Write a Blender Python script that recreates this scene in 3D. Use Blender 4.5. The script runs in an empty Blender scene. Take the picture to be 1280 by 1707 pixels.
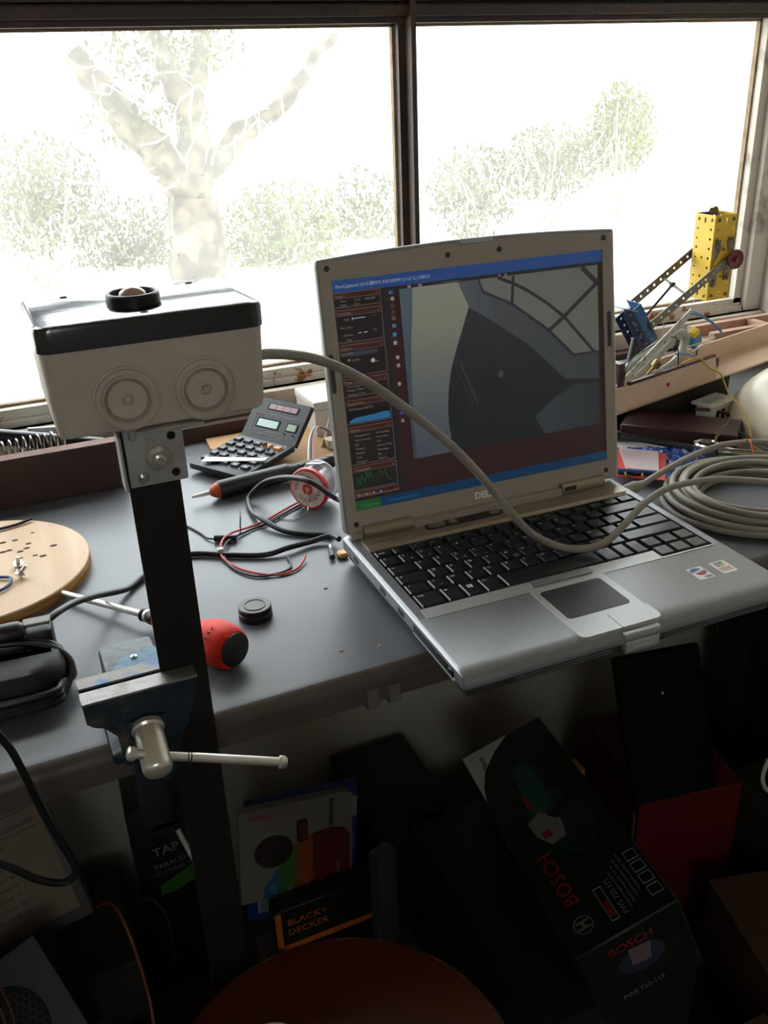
import bpy, bmesh, math, random
from mathutils import Matrix, Vector, Euler
random.seed(7)
D = bpy.data
SC = bpy.context.scene
COL = SC.collection
PI = math.pi
R = math.radians

# ---------------------------------------------------------------- camera, world, exposure
cam_d = D.cameras.new('camera'); cam = D.objects.new('camera', cam_d); COL.objects.link(cam)
cam.location = (-0.26673, -0.48786, 0.42543)
cam.rotation_euler = (R(64.7414), R(2.0352), R(-24.0053))
cam_d.sensor_fit = 'HORIZONTAL'; cam_d.sensor_width = 36.0
cam_d.lens = 1515.52 * 36.0 / 1280.0
cam_d.clip_start = 0.01; cam_d.clip_end = 200
SC.camera = cam

world = D.worlds.new('sky'); SC.world = world; world.use_nodes = True
_bg = world.node_tree.nodes['Background']
_bg.inputs[0].default_value = (0.90, 0.955, 1.0, 1)
_bg.inputs[1].default_value = 7.5

vs = SC.view_settings
vs.view_transform = 'Standard'; vs.look = 'None'; vs.exposure = 0.0; vs.gamma = 1.0
vs.use_curve_mapping = False
SC.cycles.use_denoising = True
SC.cycles.max_bounces = 10
SC.cycles.diffuse_bounces = 5
SC.cycles.transparent_max_bounces = 12

# ---------------------------------------------------------------- helpers
def s2l(c):
    return c / 12.92 if c <= 0.04045 else ((c + 0.055) / 1.055) ** 2.4
def hx(h):
    h = h.lstrip('#'); return tuple(s2l(int(h[i:i+2], 16) / 255.0) for i in (0, 2, 4))

MATS = {}
def mat(name, col, rough=0.5, metal=0.0, var=0.0, scale=30.0, bump=0.0, bscale=None, col2=None, lo=0.4, hi=0.6,
        emit=0.0, spec=0.5, coat=0.0, stretch=None, detail=4.0, rvar=0.0):
    """principled material: colour with noise variation, optional second colour in patches, noise bump"""
    if name in MATS: return MATS[name]
    if isinstance(col, str): col = hx(col)
    if isinstance(col2, str): col2 = hx(col2)
    m = D.materials.new(name); m.use_nodes = True; MATS[name] = m
    nt = m.node_tree; b = nt.nodes['Principled BSDF']
    b.inputs['Base Color'].default_value = (*col, 1)
    b.inputs['Roughness'].default_value = rough
    b.inputs['Metallic'].default_value = metal
    b.inputs['Specular IOR Level'].default_value = spec
    b.inputs['Coat Weight'].default_value = coat
    if emit:
        b.inputs['Emission Color'].default_value = (*col, 1); b.inputs['Emission Strength'].default_value = emit
        b.inputs['Base Color'].default_value = (0.01, 0.01, 0.01, 1)
    tc = None
    def coords():
        t = nt.nodes.new('ShaderNodeTexCoord')
        if stretch:
            mp = nt.nodes.new('ShaderNodeMapping'); mp.inputs['Scale'].default_value = stretch
            nt.links.new(t.outputs['Object'], mp.inputs['Vector']); return mp.outputs[0]
        return t.outputs['Object']
    if col2 is not None or var or rvar:
        tc = coords()
        n = nt.nodes.new('ShaderNodeTexNoise'); n.inputs['Scale'].default_value = scale; n.inputs['Detail'].default_value = detail
        nt.links.new(tc, n.inputs['Vector'])
        cr = nt.nodes.new('ShaderNodeValToRGB')
        if col2 is not None:
            cr.color_ramp.elements[0].position = lo; cr.color_ramp.elements[1].position = hi
            cr.color_ramp.elements[0].color = (*col, 1); cr.color_ramp.elements[1].color = (*col2, 1)
        else:
            cr.color_ramp.elements[0].position = 0.3; cr.color_ramp.elements[1].position = 0.7
            cr.color_ramp.elements[0].color = (*[c * (1 - var) for c in col], 1)
            cr.color_ramp.elements[1].color = (*[min(1, c * (1 + var)) for c in col], 1)
        nt.links.new(n.outputs['Fac'], cr.inputs['Fac']); nt.links.new(cr.outputs['Color'], b.inputs['Base Color'])
        if rvar:
            mr = nt.nodes.new('ShaderNodeMapRange'); mr.inputs['To Min'].default_value = rough - rvar; mr.inputs['To Max'].default_value = rough + rvar
            nt.links.new(n.outputs['Fac'], mr.inputs['Value']); nt.links.new(mr.outputs[0], b.inputs['Roughness'])
    if bump:
        tc = tc or coords()
        n2 = nt.nodes.new('ShaderNodeTexNoise'); n2.inputs['Scale'].default_value = bscale or scale * 3; n2.inputs['Detail'].default_value = 5
        nt.links.new(tc, n2.inputs['Vector'])
        bp = nt.nodes.new('ShaderNodeBump'); bp.inputs['Strength'].default_value = bump; bp.inputs['Distance'].default_value = 0.002
        nt.links.new(n2.outputs['Fac'], bp.inputs['Height']); nt.links.new(bp.outputs[0], b.inputs['Normal'])
    return m

def emis(name, h, strength=0.52):
    return mat(name, h, rough=0.35, emit=strength)

class MB:
    """collects shapes into one mesh"""
    def __init__(s): s.v = []; s.f = []; s.sm = []
    def add(s, vs, fs, M=None, smooth=False):
        o = len(s.v)
        s.v += [tuple(M @ Vector(q)) if M is not None else tuple(q) for q in vs]
        s.f += [tuple(i + o for i in f) for f in fs]; s.sm += [smooth] * len(fs)
        return s
    def box(s, x0, x1, y0, y1, z0, z1, M=None):
        vs = [(x0,y0,z0),(x1,y0,z0),(x1,y1,z0),(x0,y1,z0),(x0,y0,z1),(x1,y0,z1),(x1,y1,z1),(x0,y1,z1)]
        return s.add(vs, [(0,3,2,1),(4,5,6,7),(0,1,5,4),(1,2,6,5),(2,3,7,6),(3,0,4,7)], M)
    def frust(s, x0, x1, y0, y1, z0, z1, inx, iny, M=None):
        vs = [(x0,y0,z0),(x1,y0,z0),(x1,y1,z0),(x0,y1,z0),(x0+inx,y0+iny,z1),(x1-inx,y0+iny,z1),(x1-inx,y1-iny,z1),(x0+inx,y1-iny,z1)]
        return s.add(vs, [(0,3,2,1),(4,5,6,7),(0,1,5,4),(1,2,6,5),(2,3,7,6),(3,0,4,7)], M)
    def rbox(s, x0, x1, y0, y1, z0, z1, b=0.002, seg=2, M=None):
        bm = bmesh.new()
        bmesh.ops.create_cube(bm, size=1.0)
        for q in bm.verts:
            q.co = Vector(((x0+x1)/2 + q.co.x*(x1-x0), (y0+y1)/2 + q.co.y*(y1-y0), (z0+z1)/2 + q.co.z*(z1-z0)))
        bmesh.ops.bevel(bm, geom=bm.edges[:], offset=b, segments=seg, affect='EDGES', profile=0.5)
        bm.verts.index_update()
        s.add([q.co for q in bm.verts], [[q.index for q in f.verts] for f in bm.faces], M, True)
        bm.free(); return s
    def prism(s, pts, z0, z1, M=None, smooth=False):
        n = len(pts)
        vs = [(x,y,z0) for x,y in pts] + [(x,y,z1) for x,y in pts]
        fs = [tuple(range(n))[::-1], tuple(range(n, 2*n))]
        s.add(vs, fs, M)
        o = len(s.v) - 2*n
        s.f += [(o+i, o+(i+1) % n, o+n+(i+1) % n, o+n+i) for i in range(n)]; s.sm += [smooth]*n
        return s
    def lathe(s, prof, n=24, M=None, smooth=True, closed=False):
        """prof: (r, z) list, about local z"""
        vs = []; fs = []
        for r, z in prof:
            for k in range(n):
                a = 2*PI*k/n; vs.append((r*math.cos(a), r*math.sin(a), z))
        m = len(prof)
        for i in range(m - 1 if not closed else m):
            for k in range(n):
                a = i*n + k; b = i*n + (k+1) % n; c = ((i+1) % m)*n + (k+1) % n; d = ((i+1) % m)*n + k
                fs.append((a, b, c, d))
        if not closed:
            if prof[0][0] > 1e-7: fs.append(tuple(range(n))[::-1])
            if prof[-1][0] > 1e-7: fs.append(tuple(range((m-1)*n, m*n)))
        return s.add(vs, fs, M, smooth)
    def cyl(s, r, z0, z1, n=20, M=None, ch=0.0):
        if ch: return s.lathe([(r-ch, z0), (r, z0+ch), (r, z1-ch), (r-ch, z1)], n, M)
        s.lathe([(r, z0), (r, z1)], n, M); return s
    def rod(s, a, b, r, n=12, r2=None):
        a = Vector(a); b = Vector(b); L = (b-a).length
        M = Matrix.Translation(a) @ (b-a).to_track_quat('Z', 'Y').to_matrix().to_4x4()
        return s.lathe([(r, 0), (r2 if r2 is not None else r, L)], n, M)
    def tube(s, pts, r, n=8, closed=False, rads=None):
        P = [Vector(q) for q in pts]; N = len(P)
        vs = []; fs = []
        up = Vector((0, 0, 1)); prev = None
        for i in range(N):
            if closed: t = P[(i+1) % N] - P[i-1]
            else: t = P[min(i+1, N-1)] - P[max(i-1, 0)]
            t.normalize()
            if prev is None:
                a = up.cross(t)
                if a.length < 1e-4: a = Vector((1, 0, 0)).cross(t)
                a.normalize()
            else:
                a = prev - t*prev.dot(t)
                if a.length < 1e-6: a = up.cross(t)
                a.normalize()
            prev = a; b = t.cross(a)
            rr = rads[i] if rads else r
            for k in range(n):
                w = 2*PI*k/n; vs.append(P[i] + a*rr*math.cos(w) + b*rr*math.sin(w))
        for i in range(N if closed else N-1):
            j = (i+1) % N
            for k in range(n):
                fs.append((i*n+k, i*n+(k+1) % n, j*n+(k+1) % n, j*n+k))
        if not closed:
            fs.append(tuple(range(n))[::-1]); fs.append(tuple(range((N-1)*n, N*n)))
        return s.add(vs, fs, None, True)
    def quad(s, pts, M=None):
        return s.add(pts, [tuple(range(len(pts)))], M)
    def build(s, name, material, parent=None, M=None, smooth_angle=None, data=None):
        if data is None:
            me = D.meshes.new(name); me.from_pydata([tuple(q) for q in s.v], [], [tuple(f) for f in s.f])
            me.polygons.foreach_set('use_smooth', s.sm); me.update()
            bm = bmesh.new(); bm.from_mesh(me); bmesh.ops.recalc_face_normals(bm, faces=bm.faces)
            if any(s.sm):
                for e in bm.edges:
                    if len(e.link_faces) == 2 and e.calc_face_angle(0) > R(38): e.smooth = False
            bm.to_mesh(me); bm.free()
            me.materials.append(material)
        else: me = data
        o = D.objects.new(name, me); COL.objects.link(o)
        if parent is not None: o.parent = parent
        if M is not None: o.matrix_local = M
        return o

def cr(pts, n=8, closed=False):
    """Catmull-Rom through the points"""
    P = [Vector(q) for q in pts]; N = len(P); out = []
    rng = range(N) if closed else range(N-1)
    for i in rng:
        if closed: p0, p1, p2, p3 = P[i-1], P[i], P[(i+1) % N], P[(i+2) % N]
        else: p0, p1, p2, p3 = P[max(i-1, 0)], P[i], P[i+1], P[min(i+2, N-1)]
        for k in range(n):
            t = k/n
            out.append(0.5*((2*p1) + (-p0+p2)*t + (2*p0-5*p1+4*p2-p3)*t*t + (-p0+3*p1-3*p2+p3)*t**3))
    if not closed: out.append(P[-1])
    return out

def tag(o, label=None, cat=None, group=None, kind=None):
    if label: o['label'] = label
    if cat: o['category'] = cat
    if group: o['group'] = group
    if kind: o['kind'] = kind
    return o
def thing(name, label, cat, loc=(0,0,0), rot=(0,0,0), group=None):
    o = D.objects.new(name, None); COL.objects.link(o); o.empty_display_size = 0.02
    o.location = loc; o.rotation_euler = rot
    return tag(o, label, cat, group)
def text(name, s, size, M, material, parent, align='LEFT', ext=0.00008, sx=1.0, off=0.0):
    cu = D.curves.new(name, 'FONT'); cu.body = s; cu.size = size; cu.align_x = align; cu.extrude = ext
    cu.resolution_u = 2; cu.offset = off
    cu.materials.append(material)
    o = D.objects.new(name, cu); COL.objects.link(o)
    if parent is not None: o.parent = parent
    o.matrix_local = M @ Matrix.Diagonal((sx, 1, 1, 1)); return o
def T(x, y, z): return Matrix.Translation((x, y, z))
def E4(x, y, z): return Euler((x, y, z)).to_matrix().to_4x4()
def axes(o, x, y, z):
    return Matrix(((x[0],y[0],z[0],o[0]),(x[1],y[1],z[1],o[1]),(x[2],y[2],z[2],o[2]),(0,0,0,1)))
def frame_from(o, xdir, ydir):
    x = Vector(xdir).normalized(); y = Vector(ydir); z = x.cross(y).normalized(); y = z.cross(x)
    return axes(o, x, y, z)
XZ = axes((0,0,0), (1,0,0), (0,0,1), (0,-1,0))      # text plane facing -y

# ---------------------------------------------------------------- shared materials
M_plaster = mat('plaster', '#cfcac2', 0.9, var=0.10, scale=9, bump=0.5, bscale=60)
M_lowwall = mat('lower_wall_paint', '#a8a294', 0.85, var=0.12, scale=6, bump=0.35, bscale=50)
M_conc = mat('rough_concrete', '#b0a697', 0.95, var=0.22, scale=40, bump=1.0, bscale=110)
M_floor = mat('floor_concrete', '#332e2a', 0.9, var=0.25, scale=5, bump=0.3, bscale=60)
M_ceil = mat('ceiling_board', '#9a8468', 0.9, var=0.1, scale=3)
M_steelbrown = mat('rusty_brown_steel', '#33251f', 0.55, var=0.3, scale=25, bump=0.35, bscale=160, col2='#4a2f22', lo=0.52, hi=0.75)
M_paintrust = mat('chipped_white_paint_rust', '#c9c2b4', 0.7, scale=45, col2='#94592c', lo=0.57, hi=0.64, bump=0.5, bscale=120)
M_jamb = mat('weathered_jamb_paint', '#c4beb2', 0.8, scale=22, col2='#7a6c5c', lo=0.55, hi=0.75, bump=0.5, bscale=90)
M_bench = mat('grey_laminate', '#5a5d62', 0.36, var=0.10, scale=14, bump=0.06, bscale=900, rvar=0.08, spec=0.5)
# ================================================================ THE SETTING
FZ = -0.86            # floor level; bench top is z = 0
WY = 0.72             # window plane
WX0, WX1 = -1.55, 0.93
def struct(name, mb, m, label=None, parent=None):
    o = mb.build(name, m, parent)
    if parent is None: tag(o, label, None, None, 'structure')
    return o
struct('floor', MB().box(-2.6, 1.15, -3.2, 0.95, FZ-0.1, FZ), M_floor, 'dark concrete workshop floor')
struct('ceiling', MB().box(-2.6, 1.15, -3.2, 0.95, 1.65, 1.75), M_ceil, 'plain workshop ceiling')
w = MB()
w.box(-2.4, 1.15, 0.695, 0.95, FZ, 0.046)                 # below the window
w.box(-2.4, 1.15, 0.72, 0.95, 1.12, 1.65)                 # above
w.box(-2.4, WX0, 0.72, 0.95, 0.046, 1.12)                 # left
w.box(0.96, 1.15, 0.72, 0.95, 0.046, 1.12)
struct('wall_window', w, M_lowwall, 'pale painted wall under the window')
struct('wall_right', MB().box(0.965, 1.15, -3.0, 0.72, FZ, 1.65), M_plaster, 'white plaster side wall beside the window')
struct('trim_shade_panel', MB().rbox(0.935, 0.9645, 0.085, 0.58, FZ, -0.0305, 0.002, 1), mat('shade_panel_brown', '#2a1d16', 0.6, var=0.2, scale=8), 'dark brown panel added to darken the wall under the bench end')  # added dark panel, stands in for the darkness under the bench end
struct('wall_left', MB().box(-2.6, -2.4, -3.2, 0.95, FZ, 1.65), M_plaster, 'plaster wall on the far side of the workshop')
w = MB()
OX0, OX1, OZ0, OZ1 = -1.5, -0.5, 0.75, 1.40               # opening added in the unseen rear wall to let in fill daylight
w.box(-2.4, OX0, -3.2, -3.0, FZ, 1.65); w.box(OX1, 1.15, -3.2, -3.0, FZ, 1.65)
w.box(OX0, OX1, -3.2, -3.0, FZ, OZ0); w.box(OX0, OX1, -3.2, -3.0, OZ1, 1.65)
struct('wall_back', w, M_plaster, 'rear workshop wall with an opening added for fill daylight')
# concrete sill ledge in front of the window
s_ = MB(); s_.rbox(-1.6, 0.9649, 0.684, 0.7205, 0.004, 0.046, 0.004, 2)
struct('trim_sill', s_, M_conc, 'rough concrete window sill')
s_ = MB(); s_.box(-1.6, 0.9649, 0.662, 0.683, 0.0, 0.0205)
struct('trim_backstrip', s_, mat('maroon_brown_paint', '#3d2420', 0.6, var=0.15, scale=20), 'dark brown strip at the back of the bench')

# steel window: rails, mullions, panes
win = D.objects.new('window_1', None); COL.objects.link(win); tag(win, 'steel framed workshop window with dusty panes', None, None, 'structure')
ZB, ZT = 0.068, 0.4945           # lower pane height
MX = [-0.90, -0.297, 0.303]      # mullion centres
b = MB(); b.box(WX0, WX1+0.03, 0.712, 0.740, 0.046, 0.068); b.box(WX0, WX1+0.03, 0.706, 0.722, 0.046, 0.055)
b.build('bottom_rail', M_paintrust, win)
b = MB(); b.box(WX0, WX1+0.03, 0.712, 0.742, 0.4945, 0.514); b.box(WX0, WX1+0.03, 0.702, 0.724, 0.502, 0.514); b.box(WX0, WX1+0.03, 0.716, 0.742, 0.510, 0.585); b.box(WX0, WX1+0.03, 0.704, 0.718, 0.519, 0.585)
b.build('transom', M_steelbrown, win)
b = MB(); b.box(WX0, WX1+0.03, 0.712, 0.742, 1.09, 1.12)
b.build('top_rail', M_steelbrown, win)
for mx in MX:
    b = MB(); b.box(mx-0.0125, mx+0.0125, 0.714, 0.742, 0.068, 1.10); b.box(mx-0.003, mx+0.004, 0.694, 0.716, 0.062, 1.10)
    b.build('mullion', M_steelbrown, win)
b = MB(); b.box(0.915, 0.935, 0.712, 0.742, 0.060, 1.10); b.build('jamb_bar', M_jamb, win)
b = MB(); b.rbox(0.931, 0.966, 0.700, 0.745, 0.046, 1.12, 0.004, 2); b.build('jamb', M_jamb, win)
b = MB(); b.box(WX0, WX0+0.03, 0.712, 0.742, 0.046, 1.12); b.build('jamb', M_steelbrown, win)
# small corner gussets and paint beads round the two panes that show
M_bead = mat('old_putty', '#8d7a62', 0.9, var=0.25, scale=60, bump=0.5)
for i, (xa, xb) in enumerate([(WX0+0.03, MX[0]-0.0125), (MX[0]+0.0125, MX[1]-0.0125), (MX[1]+0.0125, MX[2]-0.0125), (MX[2]+0.0125, 0.915)]):
    for za, zb in ((ZB, ZT), (0.585, 1.09)):
        g = MB(); k = 0.008
        g.prism([(xa, za), (xa+k, za), (xa, za+k)], -0.734, -0.728, XZ); g.prism([(xb, zb), (xb-k, zb), (xb, zb-k)], -0.734, -0.728, XZ)
        g.prism([(xa, zb), (xa, zb-k), (xa+k, zb)], -0.734, -0.728, XZ); g.prism([(xb, za), (xb, za+k), (xb-k, za)], -0.734, -0.728, XZ)
        t_ = 0.0035
        g.box(xa, xb, 0.726, 0.734, zb-t_, zb); g.box(xa, xb, 0.726, 0.734, za, za+t_)
        g.box(xa, xa+t_, 0.726, 0.734, za, zb); g.box(xb-t_, xb, 0.726, 0.734, za, zb)
        g.build('putty_bead', M_bead, win)
# dusty glass: mostly clear, a little dust that scatters the daylight
gm = D.materials.new('dusty_glass'); gm.use_nodes = True; nt = gm.node_tree
for n_ in list(nt.nodes): nt.nodes.remove(n_)
out = nt.nodes.new('ShaderNodeOutputMaterial'); mix = nt.nodes.new('ShaderNodeMixShader'); tr = nt.nodes.new('ShaderNodeBsdfTransparent')
tl = nt.nodes.new('ShaderNodeBsdfTranslucent'); tl.inputs[0].default_value = (1, 0.98, 0.94, 1); tr.inputs[0].default_value = (0.97, 0.98, 0.97, 1)
tc = nt.nodes.new('ShaderNodeTexCoord'); no = nt.nodes.new('ShaderNodeTexNoise'); no.inputs['Scale'].default_value = 12; no.inputs['Detail'].default_value = 6
mr = nt.nodes.new('ShaderNodeMapRange'); mr.inputs['To Min'].default_value = 0.03; mr.inputs['To Max'].default_value = 0.10
nt.links.new(tc.outputs['Object'], no.inputs['Vector']); nt.links.new(no.outputs['Fac'], mr.inputs['Value']); nt.links.new(mr.outputs[0], mix.inputs[0])
nt.links.new(tr.outputs[0], mix.inputs[1]); nt.links.new(tl.outputs[0], mix.inputs[2]); nt.links.new(mix.outputs[0], out.inputs[0])
for i, (xa, xb) in enumerate([(WX0+0.03, MX[0]-0.0125), (MX[0]+0.0125, MX[1]-0.0125), (MX[1]+0.0125, MX[2]-0.0125), (MX[2]+0.0125, 0.915)]):
    for za, zb in ((ZB, ZT), (0.585, 1.09)):
        MB().box(xa, xb, 0.735, 0.738, za, zb).build('pane', gm, win)

# ---------------------------------------------------------------- workbench
bench = thing('workbench', 'grey laminate workbench with a rounded front edge under the window', 'workbench', (0, 0, 0))
prof = [(0.660, 0.0), (0.660, -0.030)]
prof = [(0.6615, 0.0), (0.6615, -0.030), (0.0790, -0.030), (0.0790, -0.001), (0.0840, 0.0)]
eb = [(0.0790, -0.030), (0.0735, -0.030), (0.0702, -0.027)]
for k in range(9):
    a = R(180 - 75*k/8); eb.append((0.0822 + 0.012*math.cos(a), -0.012 + 0.012*math.sin(a)))
eb.append((0.0792, -0.0008))
MYZ = axes((0,0,0), (0,1,0), (0,0,1), (1,0,0))
tb = MB(); tb.prism(prof, -2.2, 0.963, MYZ, smooth=False); tb.sm = [True]*len(tb.sm)
top = tb.build('bench_top', M_bench, bench)
tb = MB(); tb.prism(eb, -2.2, 0.963, MYZ); tb.sm = [True]*len(tb.sm); tb.build('front_edge', mat('brown_grey_edge', '#4c453e', 0.5, var=0.15, scale=18, bump=0.08, bscale=500), bench)
for x in (-0.0455, -0.0265):
    MB().rbox(x-0.0055, x+0.0055, 0.0685, 0.085, -0.033, -0.0155, 0.001, 1).build('edge_tab', mat('grey_steel_tab', '#6b6862', 0.6, 0.3), bench)
b = MB()
for x in (-1.0, 0.90): b.box(x-0.03, x+0.03, 0.12, 0.18, FZ, -0.03); b.box(x-0.03, x+0.03, 0.58, 0.64, FZ, -0.03)
M_leg = mat('bench_leg_steel', '#2b2a2b', 0.6, 0.4)
for x in (-1.3, 0.92):
    for y in (0.15, 0.60):
        MB().box(x-0.025, x+0.025, y-0.025, y+0.025, FZ, -0.030).build('leg', M_leg, bench)
# ================================================================ LAPTOP
HB = 0.027
lap = thing('laptop', 'open silver laptop on the bench edge showing dark capture software', 'laptop', (0, 0, 0), (0, 0, R(-1.147)))
M_sil = mat('silver_paint', '#8d8f92', 0.38, 0.55, var=0.03, scale=400)
M_sil2 = mat('light_silver_paint', '#b4b6b6', 0.40, 0.45, var=0.03, scale=400)
M_gold = mat('warm_silver_paint', '#a69c88', 0.38, 0.6, var=0.03, scale=400)
M_bez = mat('bezel_grey_plastic', '#a0978b', 0.6, 0.1, var=0.03, scale=300)
M_dk = mat('dark_grey_plastic', '#2c2b2b', 0.5, var=0.06, scale=200)
M_blk = mat('black_plastic', '#121213', 0.45, var=0.1, scale=100)
M_key = mat('keycap_black', '#17171a', 0.36, var=0.08, scale=300, spec=0.6)
M_leg_w = mat('key_legend_white', '#e4e8ee', 0.6)

# --- base
b = MB(); b.rbox(0.003, 0.312, 0.0035, 0.254, 0.0045, 0.0150, 0.003, 2)
b.build('bottom_shell', M_dk, lap)
for fx, fy in ((0.03, 0.10), (0.285, 0.10), (0.03, 0.235), (0.285, 0.235)):
    MB().cyl(0.006, 0.0, 0.0046, 12, T(fx, fy, 0)).build('foot', M_blk, lap)
for xa, xb in ((0.045, 0.135), (0.185, 0.292)):
    for z in (0.0105, 0.0080):
        MB().box(xa, xb, 0.0028, 0.0040, z-0.0004, z+0.0004).build('vent_line', M_sil, lap)
# palm rest deck: rounded front, cut round the keyboard well
PR = [(0.0005, 0.0145), (0.0, 0.0165), (0.0012, 0.0205), (0.0040, 0.0238), (0.0085, 0.0260), (0.0140, 0.0269), (0.018, HB), (0.087, HB), (0.087, 0.0145)]
def loft(m, xs):
    n = len(PR); vs = []
    for x, i in xs:
        for (y, z) in PR:
            yy = max(y, i*0.9) if y < 0.05 else y
            vs.append((x, yy, min(z, HB - i*0.6)))
    fs = []
    for k in range(len(xs)-1):
        for j in range(n): fs.append((k*n+j, k*n+(j+1) % n, (k+1)*n+(j+1) % n, (k+1)*n+j))
    fs.append(tuple(range(n))); fs.append(tuple(range((len(xs)-1)*n, len(xs)*n)))
    m.add(vs, fs, None, True)
dk = MB(); loft(dk, [(0.0, 0.004), (0.0012, 0.0015), (0.0035, 0.0), (0.3115, 0.0), (0.3138, 0.0015), (0.315, 0.004)])
def sidestrip(m, xa, xb, ya, yb, ins):     # bevelled outer side
    if ins < 0: pts = [(xa, 0.0145), (xa, HB-0.0024), (xa+0.0012, HB-0.0009), (xa+0.0035, HB), (xb, HB), (xb, 0.0145)]
    else: pts = [(xa, 0.0145), (xa, HB), (xb-0.0035, HB), (xb-0.0012, HB-0.0009), (xb, HB-0.0024), (xb, 0.0145)]
    m.prism(pts, -yb, -ya, XZ)
sidestrip(dk, 0.0, 0.012, 0.087, 0.2565, -1); sidestrip(dk, 0.3045, 0.315, 0.087, 0.2565, 1)
dk.box(0.012, 0.2465, 0.087, 0.1005, 0.0145, HB); dk.box(0.012, 0.3045, 0.2150, 0.2565, 0.0145, HB)
dk.build('palm_rest', M_sil, lap)
MB().box(0.012, 0.3045, 0.087, 0.2165, 0.0146, HB-0.0036).build('keyboard_tray', M_blk, lap)
# pale strip in front of the keyboard
MB().prism([(0.0105, 0.0855), (0.0135, 0.0850), (0.1065, 0.0850), (0.1065, 0.1003), (0.0105, 0.1003)], HB, HB+0.0004).build('wrist_strip', M_sil2, lap)
MB().prism([(0.1815, 0.0850), (0.3035, 0.0846), (0.3045, 0.0868), (0.2465, 0.0868), (0.2465, 0.1003), (0.1815, 0.1003)], HB, HB+0.0004).build('wrist_strip', M_sil2, lap)
# touchpad cluster
tpb = MB(); tpb.prism([(0.1065, 0.1003), (0.1815, 0.1003), (0.1815, 0.0262), (0.1058, 0.0262), (0.1065, 0.06)][::-1], HB, HB+0.0005)
tpb.build('touchpad_bezel', M_sil2, lap)
def rrect(xa, xb, ya, yb, r, corners=(1,1,1,1), n=5):
    out = []
    for (cx, cy, a0), on in zip(((xa+r, ya+r, 180), (xb-r, ya+r, 270), (xb-r, yb-r, 0), (xa+r, yb-r, 90)), corners):
        if on:
            for k in range(n+1):
                a = R(a0 + 90*k/n); out.append((cx + r*math.cos(a), cy + r*math.sin(a)))
        else: out.append({180: (xa, ya), 270: (xb, ya), 0: (xb, yb), 90: (xa, yb)}[a0])
    return out
MB().prism(rrect(0.1125, 0.1735, 0.0335, 0.0800, 0.004), HB+0.0003, HB+0.0008).build('touchpad', mat('touchpad_black', '#1d1f25', 0.45, var=0.1, scale=300), lap)
MB().prism(rrect(0.1058, 0.1434, 0.0045, 0.0257, 0.006, (1,0,0,0)), HB-0.004, HB+0.0010).build('touchpad_button', M_sil2, lap)
MB().prism(rrect(0.1440, 0.1832, 0.0045, 0.0257, 0.006, (0,1,0,0)), HB-0.004, HB+0.0010).build('touchpad_button', M_sil2, lap)
MB().prism(rrect(0.1130, 0.1428, 0.0895, 0.0990, 0.002), HB, HB+0.0018).build('touchpad_button', M_sil, lap)
MB().prism(rrect(0.1434, 0.1745, 0.0895, 0.0990, 0.002), HB, HB+0.0018).build('touchpad_button', M_sil, lap)
# front latch
lt = MB(); lt.rbox(0.1415, 0.1765, -0.0022, 0.0050, 0.0185, 0.0248, 0.0012, 2); lt.rbox(0.1425, 0.1755, -0.0030, 0.004, 0.0070, 0.0178, 0.0012, 2)
lt = lt.build('latch', M_sil2, lap); MB().rbox(0.149, 0.1695, -0.0040, -0.0020, 0.0105, 0.0128, 0.0008, 1).build('latch_ridge', M_sil2, lt)
# stickers
def sticker(xa, xb, ya, yb, name):
    o = MB().prism(rrect(xa, xb, ya, yb, 0.0012), HB, HB+0.0003).build('sticker', mat('sticker_white', '#e4e4e0', 0.4), lap)
    return o
st = sticker(0.2488, 0.2650, 0.0377, 0.0580, 'a')
ell = lambda cx, cy, rx, ry, n=20, a0=0, a1=360: [(cx + rx*math.cos(R(a0+(a1-a0)*k/n)), cy + ry*math.sin(R(a0+(a1-a0)*k/n))) for k in range(n + (a1-a0 < 360))]
MB().prism(ell(0.2560, 0.0520, 0.0062, 0.0048, 16, 20, 200), HB+0.0003, HB+0.0005).build('sticker_print', mat('sticker_blue', '#2f5f9e', 0.4), st)
MB().prism(ell(0.2580, 0.0495, 0.0058, 0.0052, 16, 190, 375), HB+0.0003, HB+0.0005).build('sticker_print', mat('sticker_red', '#a61f35', 0.4), st)
for yy in (0.0412, 0.0394): MB().box(0.2565, 0.2635, yy, yy+0.0008, HB+0.0003, HB+0.0005).build('sticker_print', M_dk, st)
st = sticker(0.2743, 0.2905, 0.0378, 0.0585, 'b')
for (dx, dy, c) in ((0, 0, '#6b94c4'), (1, 0, '#d8b64a'), (0, 1, '#d0764a'), (1, 1, '#5d9a4a')):
    MB().prism([(0.2775+dx*0.0048, 0.0492+dy*0.0040), (0.2818+dx*0.0048, 0.0497+dy*0.0040), (0.2822+dx*0.0048, 0.0532+dy*0.0038), (0.2780+dx*0.0048, 0.0527+dy*0.0040)], HB+0.0003, HB+0.0005).build('sticker_print', mat('sticker_' + c, c, 0.5), st)
for yy, c in ((0.0462, '#b9655a'), (0.0440, '#c77'), (0.0415, '#a88f80')):
    MB().box(0.2765, 0.2885, yy, yy+0.0009, HB+0.0003, HB+0.0005).build('sticker_print', mat('sticker_line', '#c0705f', 0.5), st)
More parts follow.
